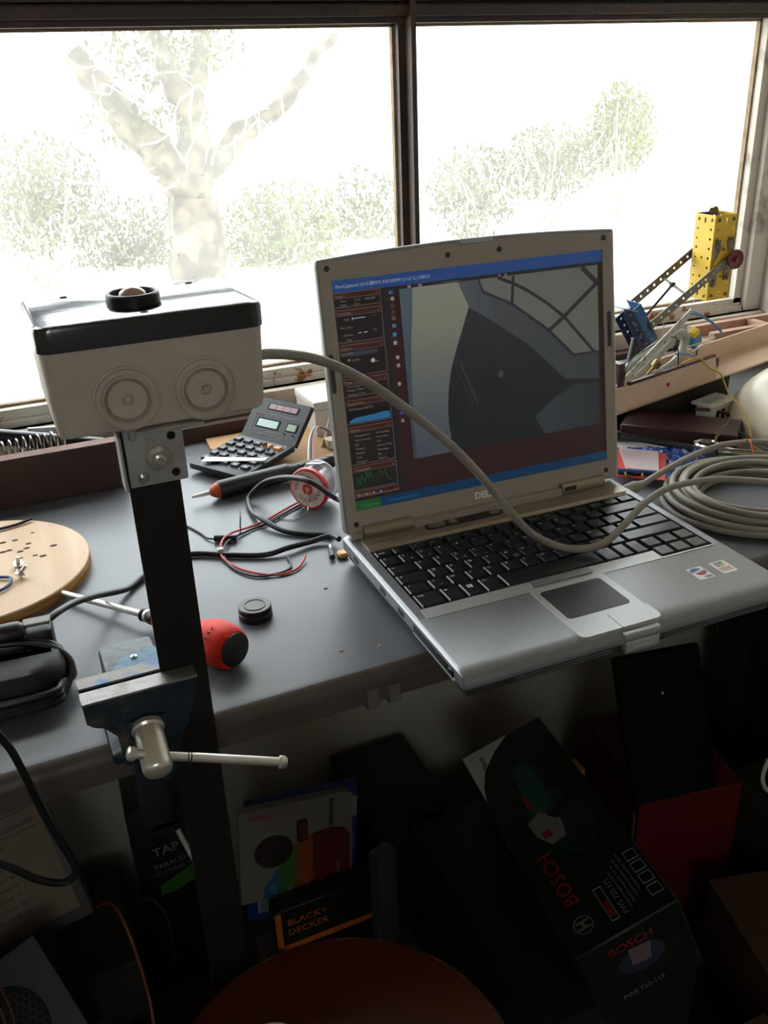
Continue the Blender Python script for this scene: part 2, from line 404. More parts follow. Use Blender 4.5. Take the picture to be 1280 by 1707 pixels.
# hinge cover strip with power button panel
hc = MB(); hc.add([(0.012,0.2155,HB),(0.303,0.2155,HB),(0.303,0.2185,HB+0.0022),(0.012,0.2185,HB+0.0022),(0.012,0.2440,HB+0.0012),(0.303,0.2440,HB+0.0012),(0.012,0.2440,HB),(0.303,0.2440,HB)],
       [(0,1,2,3),(3,2,5,4),(4,5,7,6),(0,3,4,6),(1,7,5,2),(0,6,7,1)])
hc = hc.build('hinge_cover', M_gold, lap)
op = MB(); op.prism(rrect(0.0785, 0.1640, 0.2285, 0.2400, 0.0057, n=8), HB+0.0010, HB+0.0026); op.build('button_panel', M_dk, hc)
for xa, xb in ((0.082, 0.1), (0.1045, 0.113), (0.150, 0.161)):
    MB().prism(rrect(xa, xb, 0.2305, 0.2382, 0.0036, n=6), HB+0.0024, HB+0.0036).build('button', M_gold, hc)
for x in (0.118, 0.124, 0.130, 0.136, 0.142): MB().cyl(0.0012, HB+0.0024, HB+0.0028, 8, T(x, 0.2342, 0)).build('indicator', M_leg, hc)
text('lettering', 'L A T I T U D E', 0.0042, T(0.0165, 0.2262, HB+0.0021), M_dk, hc, ext=0.0001)
text('lettering', 'D 6 1 0', 0.0032, T(0.0535, 0.2266, HB+0.0021), M_bez, hc, ext=0.0001)

# --- keys
KM = {}
def key(xa, xb, ya, yb, legend=None, sub=None, lift=0.0, fsz=0.0046):
    w = round((xb-xa)*1000, 1); d = round((yb-ya)*1000, 1)
    if (w, d) not in KM:
        m = MB(); g = 0.0004
        W = w/1000; Dp = d/1000
        m.frust(-W/2+g, W/2-g, -Dp/2+g, Dp/2-g, 0, 0.0030, 0.0012, 0.0012)
        m.frust(-W/2+g+0.0012, W/2-g-0.0012, -Dp/2+g+0.0012, Dp/2-g-0.0012, 0.0030, 0.0042, 0.0008, 0.0008)
        KM[(w, d)] = m.build('key', M_key, lap).data
        o = [q for q in COL.objects if q.data == KM[(w, d)]][0]
    else:
        o = D.objects.new('key', KM[(w, d)]); COL.objects.link(o); o.parent = lap
    o.location = ((xa+xb)/2, (ya+yb)/2, HB-0.0036)
    if legend:
        text('legend', legend, fsz, T(-(xb-xa)/2 + 0.0042, (yb-ya)/2 - 0.0068 if yb-ya > 0.014 else -0.0012, 0.0043), M_leg_w, o, ext=0.00004)
    if sub:
        text('legend', sub, 0.0034, T(0.0005, -(yb-ya)/2 + 0.0040, 0.0043), M_leg_w, o, ext=0.00004)
P = 0.0185
x0 = 0.0130
# function row
xs = x0
for i, s in enumerate(['Echap', 'F1', 'F2', 'F3', 'F4', 'F5', 'F6', 'F7', 'F8', 'F9', 'F10', 'F11', 'F12', 'Impr', 'Inser', 'Suppr']):
    key(xs, xs+0.01815, 0.2005, 0.2145, s, None, fsz=0.0026); xs += 0.01815
def row(y, first, keys, last=None, xr=0.3035):
    xs = x0
    for (w, s, sub) in first: key(xs, xs+w, y, y+P, s, sub, fsz=0.0030 if len(s) > 1 else 0.0046); xs += w
    for s in keys:
        a, sub = (s[0], s[1:]) if len(s) > 1 else (s, None)
        key(xs, xs+P, y, y+P, a, sub); xs += P
    if last: key(xs, xr, y, y+P, last, fsz=0.0032)
    return xs
row(0.1815, [(0.0185, '2', None)], ['1&', '2é', '3"', "4'", '5(', '6-', '7è', '8_', '9ç', '0à', '°)', '+='], '<--')
e2 = row(0.1630, [(0.0270, '|<-', None)], ['A', 'Z', 'E€', 'R', 'T', 'Y', 'U', 'I', 'O', 'P', '¨^', '£$'], None)
e3 = row(0.1445, [(0.0315, 'o', None)], ['Q', 'S', 'D', 'F', 'G', 'H', 'J', 'K', 'L', 'M', '%ù', 'µ*'], None)
key(e2, 0.3035, 0.1630, 0.1815, None); key(e3, 0.3035, 0.1445, 0.1630, '<-|')
row(0.1260, [(0.0225, '^', None), (P, '<', '>')], ['W', 'X', 'C', 'V', 'B', 'N', '?,', '.;', '/:', '§!'], '^')
xs = x0
for w, s in ((0.0255, 'Ctrl'), (0.0185, 'Fn'), (0.0185, None), (0.0200, 'Alt')):
    key(xs, xs+w, 0.1015, 0.1260, s, None, fsz=0.0034) if s else key(xs, xs+w, 0.1015, 0.1260)
    if s is None:
        o = MB()
        for dx, dy in ((0, 0), (1, 0), (0, 1), (1, 1)): o.box(-0.003+dx*0.0028, -0.0006+dx*0.0028, 0.001+dy*0.0026, 0.0032+dy*0.0026, 0.0042, 0.00428)
        o.build('legend', M_leg_w, [q for q in COL.objects if q.name.startswith('key')][-1] if False else D.objects[COL.objects[-1].name])
    xs += w
key(xs, 0.1980, 0.1015, 0.1260); xs = 0.1980
for w, s in ((0.0180, 'Alt Gr'), (0.0150, None), (0.0155, 'Ctrl')):
    key(xs, xs+w, 0.1015, 0.1260, s, None, fsz=0.0028); xs += w
for xa, xb, ya, yb, s in ((0.2475, 0.2660, 0.0885, 0.1070, '<'), (0.2660, 0.2845, 0.0885, 0.1070, 'v'), (0.2845, 0.3035, 0.0885, 0.1070, '>'), (0.2660, 0.2845, 0.1070, 0.1255, '^'), (0.2475, 0.2660, 0.1070, 0.1255, 'Fn'), (0.2845, 0.3035, 0.1070, 0.1255, 'Fin')):
    key(xa, xb, ya, yb, s, None, fsz=0.0034)
MB().lathe([(0.0030, 0), (0.0028, 0.0050), (0.0036, 0.0062), (0.0030, 0.0074), (0.0, 0.0078)], 14, T(0.1290, 0.1445, HB-0.0036)).build('pointing_stick', mat('stick_grey', '#3f434a', 0.6), lap)

# --- lid (frame: x along width, y up the lid, z towards the user)
tl_ = R(8.7533)
ML = axes((0, 0.24775, HB+0.0045), (1, 0, 0), (0, math.sin(tl_), math.cos(tl_)), (0, -math.cos(tl_), math.sin(tl_)))
def lid_top(x):
    u = (x-0.1575)/0.156; return 0.2562 + 0.0055*(1-u*u)
outline = [(0.0028, 0.0008), (0.3122, 0.0008), (0.3138, 0.0030)] + [(0.3140, 0.2525)] + [(0.3135 - 0.312*k/16, lid_top(0.3135 - 0.312*k/16)) for k in range(17)] + [(0.0010, 0.2525), (0.0012, 0.0030)]
lid = MB().prism(outline, -0.0110, -0.0040, None).build('lid', M_sil, lap, ML)
ix0, ix1, iy0, iy1 = 0.0136, 0.3014, 0.0225, 0.2388
bz = MB()
bz.prism([(0.0022, iy0), (ix0, iy0), (ix0, iy1), (0.0022, iy1)], -0.0042, 0); bz.prism([(ix1, iy0), (0.3130, iy0), (0.3130, iy1), (ix1, iy1)], -0.0042, 0)
bz.prism([(0.0030, 0.0012), (0.3120, 0.0012), (0.3130, iy0), (0.0022, iy0)], -0.0042, 0)
bz.prism([(0.0022, iy1), (0.3130, iy1), (0.3130, 0.2520)] + [(0.3126 - 0.3102*k/16, lid_top(0.3126 - 0.3102*k/16)-0.0014) for k in range(17)] + [(0.0022, 0.2520)], -0.0042, 0)
bz = bz.build('bezel', M_bez, lid)
rim = MB(); rp = [(x, y, 0.0) for x, y in outline[3:-1]]
for a, c in zip(rp[:-1], rp[1:]): rim.rod((a[0], a[1], -0.0015), (c[0], c[1], -0.0015), 0.0016, 8)
rim.rod((0.3140, 0.003, -0.0015), (0.3140, 0.2525, -0.0015), 0.0014, 8); rim.rod((0.0010, 0.003, -0.0015), (0.0010, 0.2525, -0.0015), 0.0014, 8)
rim.build('lid_rim', M_sil2, lid)
for X, Y in ((-3.7, 227.2), (116.1, 227.4), (170.8, 227.6), (289.2, 227.5), (-1.8, -12.6), (285.5, -11.6)):
    MB().lathe([(0.0026, -0.0002), (0.0026, 0.0004), (0.0020, 0.0010), (0.0, 0.0010)], 14, T(0.014+X/1000, 0.0225+Y/1000, 0)).build('rubber_bumper', mat('rubber_grey', '#45413e', 0.8), lid)
for X, Y in ((-8.9, 134), (293.6, 137)):
    MB().prism(rrect(0.014+X/1000-0.0020, 0.014+X/1000+0.0020, 0.0225+Y/1000-0.018, 0.0225+Y/1000+0.018, 0.0019), 0, 0.0008).build('bumper_strip', mat('rubber_grey', '#45413e', 0.8), lid)
MB().rbox(0.143, 0.179, lid_top(0.16)-0.004, lid_top(0.16)+0.0012, -0.009, 0.0008, 0.0008, 1).build('lid_latch', M_sil2, lid)
text('lettering', 'DELL', 0.0098, T(0.1412, 0.0095, 0.0), mat('badge_white', '#e8e8e6', 0.4), lid, ext=0.0003, sx=1.02, off=0.00035)
for xa, xb in ((0.0175, 0.0690), (0.2405, 0.2925)):
    h = MB(); h.lathe([(0.0062, 0), (0.0062, xb-xa)], 20, T(xa, 0.2462, HB+0.0060) @ E4(0, R(90), 0)); h.build('hinge', M_gold, lap)
MB().rbox(0.0695, 0.2400, 0.2405, 0.2520, HB+0.0005, HB+0.0085, 0.001, 1).build('lid_gap_filler', M_bez, lap)  # filler added to block window light leaking through the gap below the lid
MB().rbox(0.0050, 0.0170, 0.2440, 0.2520, HB+0.0000, HB+0.0065, 0.001, 1).build('lid_gap_filler', M_bez, lap)
MB().box(0.2425, 0.2560, 0.2388, 0.2405, HB+0.0058, HB+0.0098).build('hinge_notch', M_dk, lap)

# left side: drive bay slot, ports
MB().box(-0.0006, 0.0020, 0.0190, 0.0900, 0.0150, 0.0222).build('card_slot', M_blk, lap)
MB().box(-0.0010, 0.0020, 0.0150, 0.0900, 0.0138, 0.0150).build('slot_lip', M_sil2, lap)
MB().rbox(-0.0012, 0.0020, 0.0175, 0.0260, 0.0155, 0.0215, 0.0008, 1).build('eject_button', M_blk, lap)
for ya in (0.110, 0.150, 0.215): MB().box(-0.0004, 0.0015, ya, ya+0.012, 0.0165, 0.0215).build('port', M_blk, lap)

# --- screen with the software on it (millimetres from the opening's lower left corner)
SCRM = ML @ T(0.014, 0.0225, -0.0022)
M_scr = emis('screen_maroon', '#301a1b', 0.6)
scr = MB().box(-0.0012, 0.2882, -0.0012, 0.2172, -0.001, 0).build('screen', M_scr, lap, SCRM)
_lay = [0]
def sp(name, polys, m):
    o = MB(); _lay[0] += 1; z = 0.00002*_lay[0]
    for q in polys:
        o.add([(x/1000, y/1000, z) for x, y in q], [tuple(range(len(q)))])
    return o.build(name, m, scr)
def rc(xa, ya, xb, yb): return [(xa, ya), (xb, ya), (xb, yb), (xa, yb)]
def st_(s, x, y, size, m, name='screen_text'):
    return text(name, s, size/1000, T(x/1000, y/1000, 0.0012), m, scr, ext=0.00002)
e_blue = emis('screen_title_blue', '#2a4f8e'); e_task = emis('screen_task_blue', '#0e3a5c'); e_green = emis('screen_start_green', '#1f5a2a')
e_dk = emis('screen_panel_dark', '#211a1c'); e_hd = emis('screen_panel_head', '#45201c'); e_line = emis('screen_line', '#7a6862'); e_tool = emis('screen_tool_grey', '#2b2628')
e_txt = emis('screen_text_pale', '#8d8078'); e_txw = emis('screen_text_white', '#b3bfd0'); e_cy = emis('screen_cyan', '#2f77a8'); e_gr = emis('screen_graph_green', '#2f8a3c')
sp('title_bar', [rc(-1, 205.2, 288, 216.5)], e_blue)
sp('toolbar', [rc(49, 201, 288, 205.2)], e_tool)
sp('side_strip', [rc(46.8, 10, 51.5, 205)], emis('screen_side', '#1c1f28'))
st_('FireCapture v2.4.06', 3, 209, 4.6, e_txw); st_('ZWO ASI120MM (11.6°C) USB2.0', 37, 209, 4.2, e_txw)
panels = [('Image', 205, 191.8), ('Controles', 189.5, 160.2), ('Capture', 158, 129), ('Masse', 126.8, 110), ('Histogramme', 106.8, 84), ('Options', 81.5, 45), ('Temperature', 43, 20), ('Paramètres', 18.8, 13)]
for nme, yt, yb in panels:
    sp('panel', [rc(0, yb, 46.3, yt-5)], e_dk); sp('panel_head', [rc(0, yt-5, 46.3, yt)], e_hd)
    sp('panel_line', [rc(0, yb, 0.5, yt), rc(45.8, yb, 46.3, yt), rc(0, yb, 46.3, yb+0.5), rc(0, yt-0.5, 46.3, yt), rc(0, yt-5.2, 46.3, yt-4.8)], e_line)
    st_(nme, 2, yt-4, 3.2, e_txt); st_('x', 41.5, yt-4, 3, e_txt)
for s, x, y in (('Filtre', 6, 196.5), ('50 %', 20, 196.5), ('640x480', 30, 196.5), ('Type', 6, 193), ('8 bit', 19, 193), ('Gain', 8, 180), ('11.', 36, 181), ('Exp. (ms)', 4, 173), ('Gamma', 6, 166), ('60', 36, 168), ('Plus', 9, 161.5),
                ('Cut_7940', 2, 149), ('Lumin.', 12, 143), ('Mire', 33, 139), ('Sans_limites', 4, 119), ('Images / Darks', 4, 115.5), ('Binning 101 fps', 4, 111.3), ('LUM (mean): 84/255', 3, 97.5)):
    st_(s, x, y, 2.9, e_txt)
for k, (a, c) in enumerate((('Histogramme', 'Autoguidage'), ('Retournement', 'Auto Align.'), ('Flip', 'ROI'), ('Debayer', 'Aide à la Map'), ('Réticule', 'Reticulage'), ('Trait', 'Flip'), ('Groupe 4', 'Mosaic 1'))):
    st_(a, 6, 72 - k*4.2, 2.8, e_txt); st_(c, 28, 72 - k*4.2, 2.8, e_txt)
sp('slider', [rc(16, 180.7, 29, 181.4), rc(16, 179.6, 16.8, 182.4), rc(21, 167.2, 24, 168), rc(26, 167.2, 30, 168)], e_txw)
sp('capture_field', [rc(1, 147.5, 38, 151.5)], emis('screen_field', '#3a3f48'))
sp('record_button', [ell(32.5, 141, 2.1, 2.1, 16)], emis('screen_white', '#c8c4b6')); sp('play_mark', [[(9, 132), (9, 137), (13, 134.5)]], emis('screen_red', '#a3262c'))
sp('status_dot', [ell(9, 144.2, 1.4, 1.4, 12)], e_txt)
sp('histogram_field', [rc(2, 84.8, 45, 96)], emis('screen_black', '#0d0d10')); sp('histogram', [[(3, 85.2), (3, 87), (7, 89.5), (12, 90.3), (20, 90.6), (30, 91), (38, 92), (44.5, 91.6), (44.5, 85.2)]], e_cy)
gl = []
for k in range(13): gl.append(rc(3+k*3.4, 22, 3.15+k*3.4, 37))
for k in range(6): gl.append(rc(3, 22+k*3, 44.2, 22.15+k*3))
sp('graph_grid', gl, emis('screen_grid_green', '#1d4a2a'))
zz = [(3, 24), (5, 33), (7, 25), (9, 34), (12, 27), (14, 37), (16, 30), (18, 36.5), (20, 29), (24, 33), (28, 36.5), (30, 31), (33, 36), (36, 28), (40, 24), (44, 25)]
sp('graph', [[(a[0], a[1]), (c[0], c[1]), (c[0]+0.35, c[1]+0.25), (a[0]+0.35, a[1]+0.25)] for a, c in zip(zz[:-1], zz[1:])], e_gr)
for k, c in enumerate(('#2f77a8', '#8a8078', '#8a8078', '#4f8fa8')): sp('mini_icon', [ell(5+k*7.5, 15, 1.3, 1.3, 10)], emis('screen_mini' + c, c))
ic = [(56.8, 200, '#3c5f9a'), (57.3, 194.3, '#a59a92'), (56.5, 188, '#4a403e'), (56.8, 182, '#4a403e'), (56.8, 176.6, '#6b5a50'), (56.6, 169.7, '#4f7fa8'), (56.3, 161.6, '#3f8fb8'), (56.3, 153.9, '#a8a8a0'), (57.3, 140.3, '#a59a92'), (57.4, 132.7, '#a59a92'), (56.7, 115.3, '#a59a92'), (56.6, 95.1, '#2f9a3c'), (56.4, 87.3, '#2f55b0'), (56.7, 79.9, '#8a7a72')]
for x, y, c in ic: sp('tool_icon', [ell(x, y, 1.9, 1.9, 12) if c in ('#2f9a3c', '#2f55b0', '#a59a92') else rc(x-1.8, y-1.7, x+1.8, y+1.7)], emis('screen_icon' + c, c))
st_('v', 54, 199, 3.5, e_txw)
for x in (75, 86): sp('tool_icon', [rc(x-1.8, 201.6, x+1.8, 204.6)], e_txt)
for x in (170, 177): sp('tool_icon', [ell(x, 203.2, 1.4, 1.4, 10)], e_txt)
sp('slider', [rc(108, 203, 128, 203.4)], e_txt)
sp('task_bar', [rc(-1, -0.8, 288, 9.6)], e_task); sp('start_button', [rc(-1, -0.8, 26.5, 9.6)], e_green)
st_('démarrer', 6, 2.6, 5, emis('screen_start_text', '#6fae7c')); st_('FireCapture v2.4.06', 34, 3, 4, e_cy); st_('14:52', 268, 3.4, 4, e_cy)
# live picture: gradient print
def gradmat(name, stops, axis='X', src='UV'):
    m = D.materials.new(name); m.use_nodes = True; nt = m.node_tree; bs = nt.nodes['Principled BSDF']
    tc = nt.nodes.new('ShaderNodeTexCoord'); se = nt.nodes.new('ShaderNodeSeparateXYZ'); ra = nt.nodes.new('ShaderNodeValToRGB'); mp = nt.nodes.new('ShaderNodeMapRange')
    nt.links.new(tc.outputs['Object'], se.inputs[0]); nt.links.new(se.outputs[axis], mp.inputs['Value'])
    mp.inputs['From Min'].default_value = stops[0][0]/1000; mp.inputs['From Max'].default_value = stops[-1][0]/1000
    nt.links.new(mp.outputs[0], ra.inputs[0])
    a, z = stops[0][0], stops[-1][0]
    for i, (p, c) in enumerate(stops):
        e = ra.color_ramp.elements[i] if i < 2 else ra.color_ramp.elements.new(0.5)
    for e, (p, c) in zip(ra.color_ramp.elements, stops): e.position = (p-a)/(z-a); e.color = (*hx(c), 1)
    bs.inputs['Base Color'].default_value = (0.01, 0.01, 0.01, 1); bs.inputs['Roughness'].default_value = 0.35
    nt.links.new(ra.outputs[0], bs.inputs['Emission Color']); bs.inputs['Emission Strength'].default_value = 0.55
    return m
sp('live_picture', [rc(64.5, 40.2, 281.5, 202)], gradmat('live_dark', [(40, '#1e2224'), (100, '#222629'), (202, '#33373c')], 'Y'))
sp('live_column', [[(64.5, 202), (125, 202), (135.5, 179), (128, 161), (119, 140), (112, 122), (108, 105), (105.5, 86), (105, 68), (106.6, 55.1), (92, 48), (78, 40.2), (64.5, 40.2)]],
   gradmat('live_bright', [(40, '#4a545c'), (80, '#5a6268'), (130, '#767a72'), (165, '#8a8a7c'), (202, '#8f8f82')], 'Y'))
sp('live_edge', [[(64.5, 202), (78, 202), (76, 180), (72, 150), (69, 110), (68, 70), (68, 40.2), (64.5, 40.2)]], gradmat('live_edge', [(40, '#3c454d'), (200, '#55626e')], 'Y'))
sp('live_rim', [[(125, 202), (146, 202), (150, 189.2), (182, 173.5), (221, 144), (249.5, 115), (280, 115), (281, 88), (239.5, 93.2), (218, 115), (197, 134.8), (159, 161.8), (135.4, 177)]],
   gradmat('live_rim', [(125, '#5a5f63'), (170, '#484c50'), (281, '#3d4246')], 'X'))
sp('live_window', [[(148, 202), (281.5, 202), (281, 117), (251, 117.5), (222, 147), (183, 176), (152, 191)]], gradmat('live_pane', [(148, '#6f716a'), (281, '#6a6b64')], 'X'))
def band(pts, w):
    out = []
    for a, c in zip(pts[:-1], pts[1:]):
        dx, dy = c[0]-a[0], c[1]-a[1]; l = math.hypot(dx, dy); nx, ny = -dy/l*w/2, dx/l*w/2
        out.append([(a[0]+nx, a[1]+ny), (a[0]-nx, a[1]-ny), (c[0]-nx, c[1]-ny), (c[0]+nx, c[1]+ny)])
    return out
e_bar = emis('live_bar', '#332f2f')
sp('live_bar', band([(168, 201.5), (185, 194), (200, 186), (222, 171), (241, 155.5), (262, 131.3), (275.4, 116)], 3.2), e_bar)
sp('live_bar', band([(185.2, 201.5), (181.8, 174)], 3.2), e_bar)
sp('live_bar', band([(221, 143), (240.6, 156), (281, 185)], 4.2), e_bar)
sp('live_bar', band([(263, 201.5), (281, 184.5)], 5), e_bar)
sp('live_desk', [[(202, 60), (223.6, 74.8), (251.4, 86.3), (280, 83), (280, 40.4), (213, 40.4)]], gradmat('live_desk', [(200, '#3a4247'), (281, '#2f3437')], 'X'))
sp('live_rail', [[(115.6, 126.2), (132.4, 81.4), (140.2, 83.9), (119.9, 135.3)]], emis('live_rail', '#34383b'))
sp('live_rail', [[(117.5, 125), (134.5, 82), (136, 82.5), (119.2, 127)]], emis('live_rail_dark', '#17191b'))
sp('live_line', band([(119, 127), (160, 140)], 0.5) + band([(137, 84), (182, 103)], 0.6), emis('live_line', '#17191b'))
sp('live_spot', [ell(165.4, 109.1, 3, 4, 16)], emis('live_spot', '#474c50'))
sp('live_corner', [[(77.8, 40.4), (99.7, 55.1), (116.6, 40.4)]], emis('live_corner', '#51595e'))
# ================================================================ MAST WITH THE CAMERA BOX
def wb(mb, name, m, root):
    """build shapes given in world coordinates under an unrotated root Empty"""
    return mb.build(name, m, root, T(*(-root.location)))
M_post = mat('black_mill_scale_steel', '#1a1614', 0.48, 0.35, var=0.35, scale=14, stretch=(1, 1, 0.25), bump=0.1, bscale=120)
M_zinc = mat('dull_zinc', '#a5a39d', 0.45, 0.35, var=0.14, scale=45, bump=0.1)
M_zincb = mat('bright_zinc', '#d4d1c9', 0.22, 0.9, var=0.1, scale=60)
M_hole = mat('hole_black', '#060606', 0.9)
M_abs = mat('grey_box_plastic', '#b5a99b', 0.55, var=0.05, scale=18, bump=0.05, bscale=400)
M_lidb = mat('brush_painted_black', '#0b090c', 0.16, var=0.2, scale=20, bump=0.06, bscale=70, stretch=(1, 4, 1), spec=0.7, coat=0.2)
mast = thing('camera_mast', 'black steel angle post carrying a grey electrical box with painted black lid', 'camera mast', (-0.195, 0.031, -0.26))
MB().prism([(-0.2105, 0.0300), (-0.1800, 0.0300), (-0.1800, 0.0600), (-0.1830, 0.0600), (-0.1830, 0.0330), (-0.2105, 0.0330)], -0.26, 0.2475).build('post', M_post, mast, T(*(-mast.location)))
br = wb(MB().rbox(-0.2098, -0.1752, 0.0276, 0.0299, 0.2128, 0.2490, 0.0006, 1).rbox(-0.2030, -0.1635, 0.0180, 0.0900, 0.2482, 0.2504, 0.0005, 1), 'bracket', M_zinc, mast)
wb(MB().rbox(-0.2128, -0.1834, 0.0332, 0.0355, 0.2138, 0.2475, 0.0005, 1).box(-0.2134, -0.2120, 0.0200, 0.0355, 0.2140, 0.2475), 'backing_plate', M_zinc, mast)
FY = axes((0, 0, 0), (1, 0, 0), (0, 0, 1), (0, -1, 0))     # local z points towards the viewer (-y)
def onface(x, y, z): return T(x, y, z) @ FY
hexp = lambda r: [(r*math.cos(R(60*k+10)), r*math.sin(R(60*k+10))) for k in range(6)]
g = MB(); g.cyl(0.0082, 0, 0.0012, 24, onface(-0.1910, 0.0276, 0.2293)); g.build('washer', M_zincb, br)
g = MB(); g.prism(hexp(0.0062), 0.0012, 0.0052, onface(-0.1910, 0.0276, 0.2293)); g.build('nut', M_zincb, br)
g = MB(); g.cyl(0.0030, 0.0012, 0.0078, 14, onface(-0.1910, 0.0276, 0.2293), ch=0.0005); g.build('bolt', M_zincb, br)
g = MB(); g.prism(hexp(0.0038), 0, 0.0030, onface(-0.2020, 0.0276, 0.2193)); g.cyl(0.0018, 0.003, 0.0055, 10, onface(-0.2020, 0.0276, 0.2193)); g.build('nut', M_zincb, br)
for x, z in ((-0.1822, 0.2185), (-0.1822, 0.2418)):
    g = MB(); g.cyl(0.0026, -0.0006, 0.0002, 16, onface(x, 0.0276, z)); g.build('hole', M_hole, br)
g = MB(); g.box(-0.1975, -0.1925, 0.0260, 0.0275, 0.2350, 0.2420); g.build('crimp_tab', M_zincb, br)
g = MB(); g.rbox(-0.2068, -0.2030, 0.0230, 0.0276, 0.2435, 0.2500, 0.001, 1); g.build('screw_end', M_zinc, br)
# box body
def rsec(xa, xb, ya, yb, r, z, n=6): return [(x, y, z) for x, y in rrect(xa, xb, ya, yb, r, n=n)]
def loftsec(secs):
    m = MB(); n = len(secs[0]); vs = [q for s in secs for q in s]; fs = []
    for k in range(len(secs)-1):
        for j in range(n): fs.append((k*n+j, k*n+(j+1) % n, (k+1)*n+(j+1) % n, (k+1)*n+j))
    fs.append(tuple(range(n))[::-1]); fs.append(tuple(range((len(secs)-1)*n, len(secs)*n)))
    return m.add(vs, fs, None, True)
bx = loftsec([rsec(-0.2425, -0.1260, 0.0245, 0.1070, 0.006, 0.2506), rsec(-0.2440, -0.1243, 0.0225, 0.1088, 0.007, 0.2520), rsec(-0.2450, -0.1232, 0.0212, 0.1098, 0.008, 0.262), rsec(-0.2464, -0.1216, 0.0200, 0.1108, 0.008, 0.3012)])
box = wb(bx, 'box_body', M_abs, mast)
for cx, cz in ((-0.2046, 0.2700), (-0.1602, 0.2692)):
    k = MB()
    k.lathe([(0.0192, -0.0010), (0.0190, 0.0016), (0.0180, 0.0022), (0.0176, 0.0014), (0.0168, 0.0008), (0.0146, 0.0012), (0.0138, 0.0034), (0.0131, 0.0038), (0.0126, 0.0008), (0.0119, 0.0002), (0.0114, 0.0026), (0.0108, 0.0032), (0.0034, 0.0028), (0.0028, 0.0010), (0.0020, 0.0010), (0.0016, 0.0028), (0.0, 0.0032)], 48, onface(cx, 0.0210, cz) @ E4(R(2.0), 0, 0))
    k.build('knockout', M_abs, box)
ld = loftsec([rsec(-0.2476, -0.1206, 0.0190, 0.1118, 0.009, 0.3008), rsec(-0.2476, -0.1206, 0.0190, 0.1118, 0.009, 0.3122), rsec(-0.2470, -0.1212, 0.0196, 0.1112, 0.009, 0.3142), rsec(-0.2450, -0.1232, 0.0216, 0.1092, 0.008, 0.3152)])
ld = wb(ld, 'box_lid', M_lidb, mast)
for x, y in ((-0.2228, 0.0978), (-0.1461, 0.0979), (-0.1869, 0.0285)):
    MB().cyl(0.0022, 0.3149, 0.3154, 10, T(x, y, 0)).build('lid_screw', M_hole, ld)
lr = MB(); lr.lathe([(0.0126, 0.3212), (0.0126, 0.3152), (0.0152, 0.3152), (0.0154, 0.3160), (0.0154, 0.3212), (0.0146, 0.3220), (0.0130, 0.3220)], 40, T(-0.1880, 0.0555, 0), closed=True)
wb(lr, 'lens_ring', mat('black_anodised', '#141314', 0.4), mast)
gd = D.materials.new('dome_glass'); gd.use_nodes = True; q = gd.node_tree.nodes['Principled BSDF']; q.inputs['Base Color'].default_value = (0.75, 0.5, 0.42, 1); q.inputs['Roughness'].default_value = 0.05; q.inputs['Transmission Weight'].default_value = 0.5
dm = MB(); dm.lathe([(0.0126, 0.3158), (0.0122, 0.3185), (0.0085, 0.3196), (0.0070, 0.3222), (0.0045, 0.3240), (0.0, 0.3248)], 32, T(-0.1880, 0.0555, 0)); wb(dm, 'dome', gd, mast)
gl_ = MB(); gl_.lathe([(0.0065, 0), (0.0065, 0.003), (0.005, 0.004), (0.0038, 0.008)], 18, T(-0.1232, 0.060, 0.2727) @ E4(0, R(90), 0)); wb(gl_, 'cable_gland', M_abs, mast)

# ================================================================ BENCH VICE
M_vblue = mat('chipped_blue_enamel', '#10222c', 0.5, 0.1, scale=30, col2='#5d564a', lo=0.58, hi=0.70, bump=0.45, bscale=120)
M_vjaw = mat('worn_jaw_steel', '#7d7b78', 0.45, 0.7, scale=40, col2='#574537', lo=0.55, hi=0.75, bump=0.3, bscale=150)
M_chr = mat('polished_steel', '#dcd8d0', 0.30, 0.7, var=0.1, scale=30)
vise = thing('bench_vise', 'small chipped blue clamp-on bench vise gripping the black post', 'vise', (-0.226, 0.080, 0))
jaw = [(-0.2625, 0.0795), (-0.2621, 0.0655), (-0.2580, 0.0615), (-0.2520, 0.0590), (-0.2450, 0.0500), (-0.2422, 0.0400), (-0.2410, 0.0190), (-0.2350, 0.0060), (-0.2150, 0.0050), (-0.2085, 0.0180), (-0.2060, 0.0340), (-0.1985, 0.0480), (-0.1925, 0.0660), (-0.1905, 0.0795)]
mj = wb(MB().prism(jaw, -0.0298, -0.0160, XZ).rbox(-0.2400, -0.2110, 0.0135, 0.0298, 0.018, 0.060, 0.004, 2), 'moving_jaw', M_vblue, vise)
jp = MB().rbox(-0.2630, -0.1895, 0.0150, 0.0298, 0.0790, 0.0808, 0.0006, 1); jp.build('jaw_plate', M_vjaw, mj)
fj = MB().prism(jaw, -0.0460, -0.0332, XZ); fj.rbox(-0.2430, -0.2040, 0.044, 0.115, 0.0, 0.060, 0.004, 2)
fj.rbox(-0.2340, -0.2120, 0.016, 0.060, 0.020, 0.042, 0.003, 2)
fj = wb(fj, 'fixed_jaw', M_vblue, vise)
jp = MB().rbox(-0.2630, -0.1895, 0.0332, 0.0462, 0.0790, 0.0808, 0.0006, 1); jp.build('jaw_plate', mat('blue_worn_jaw', '#3d5d80', 0.5, 0.4, scale=35, col2='#76706a', lo=0.45, hi=0.58, bump=0.3), fj)
M_vb2 = mat('light_blue_enamel', '#33627e', 0.5, 0.1, scale=32, col2='#9a8f78', lo=0.62, hi=0.70, bump=0.4, bscale=120)
an = MB(); an.prism([(-0.2400, 0.0462), (-0.2400, 0.0540), (-0.2300, 0.0690), (-0.2080, 0.0730), (-0.2010, 0.0660), (-0.2010, 0.0462)], 0.030, 0.0745); wb(an, 'anvil', M_vb2, vise)
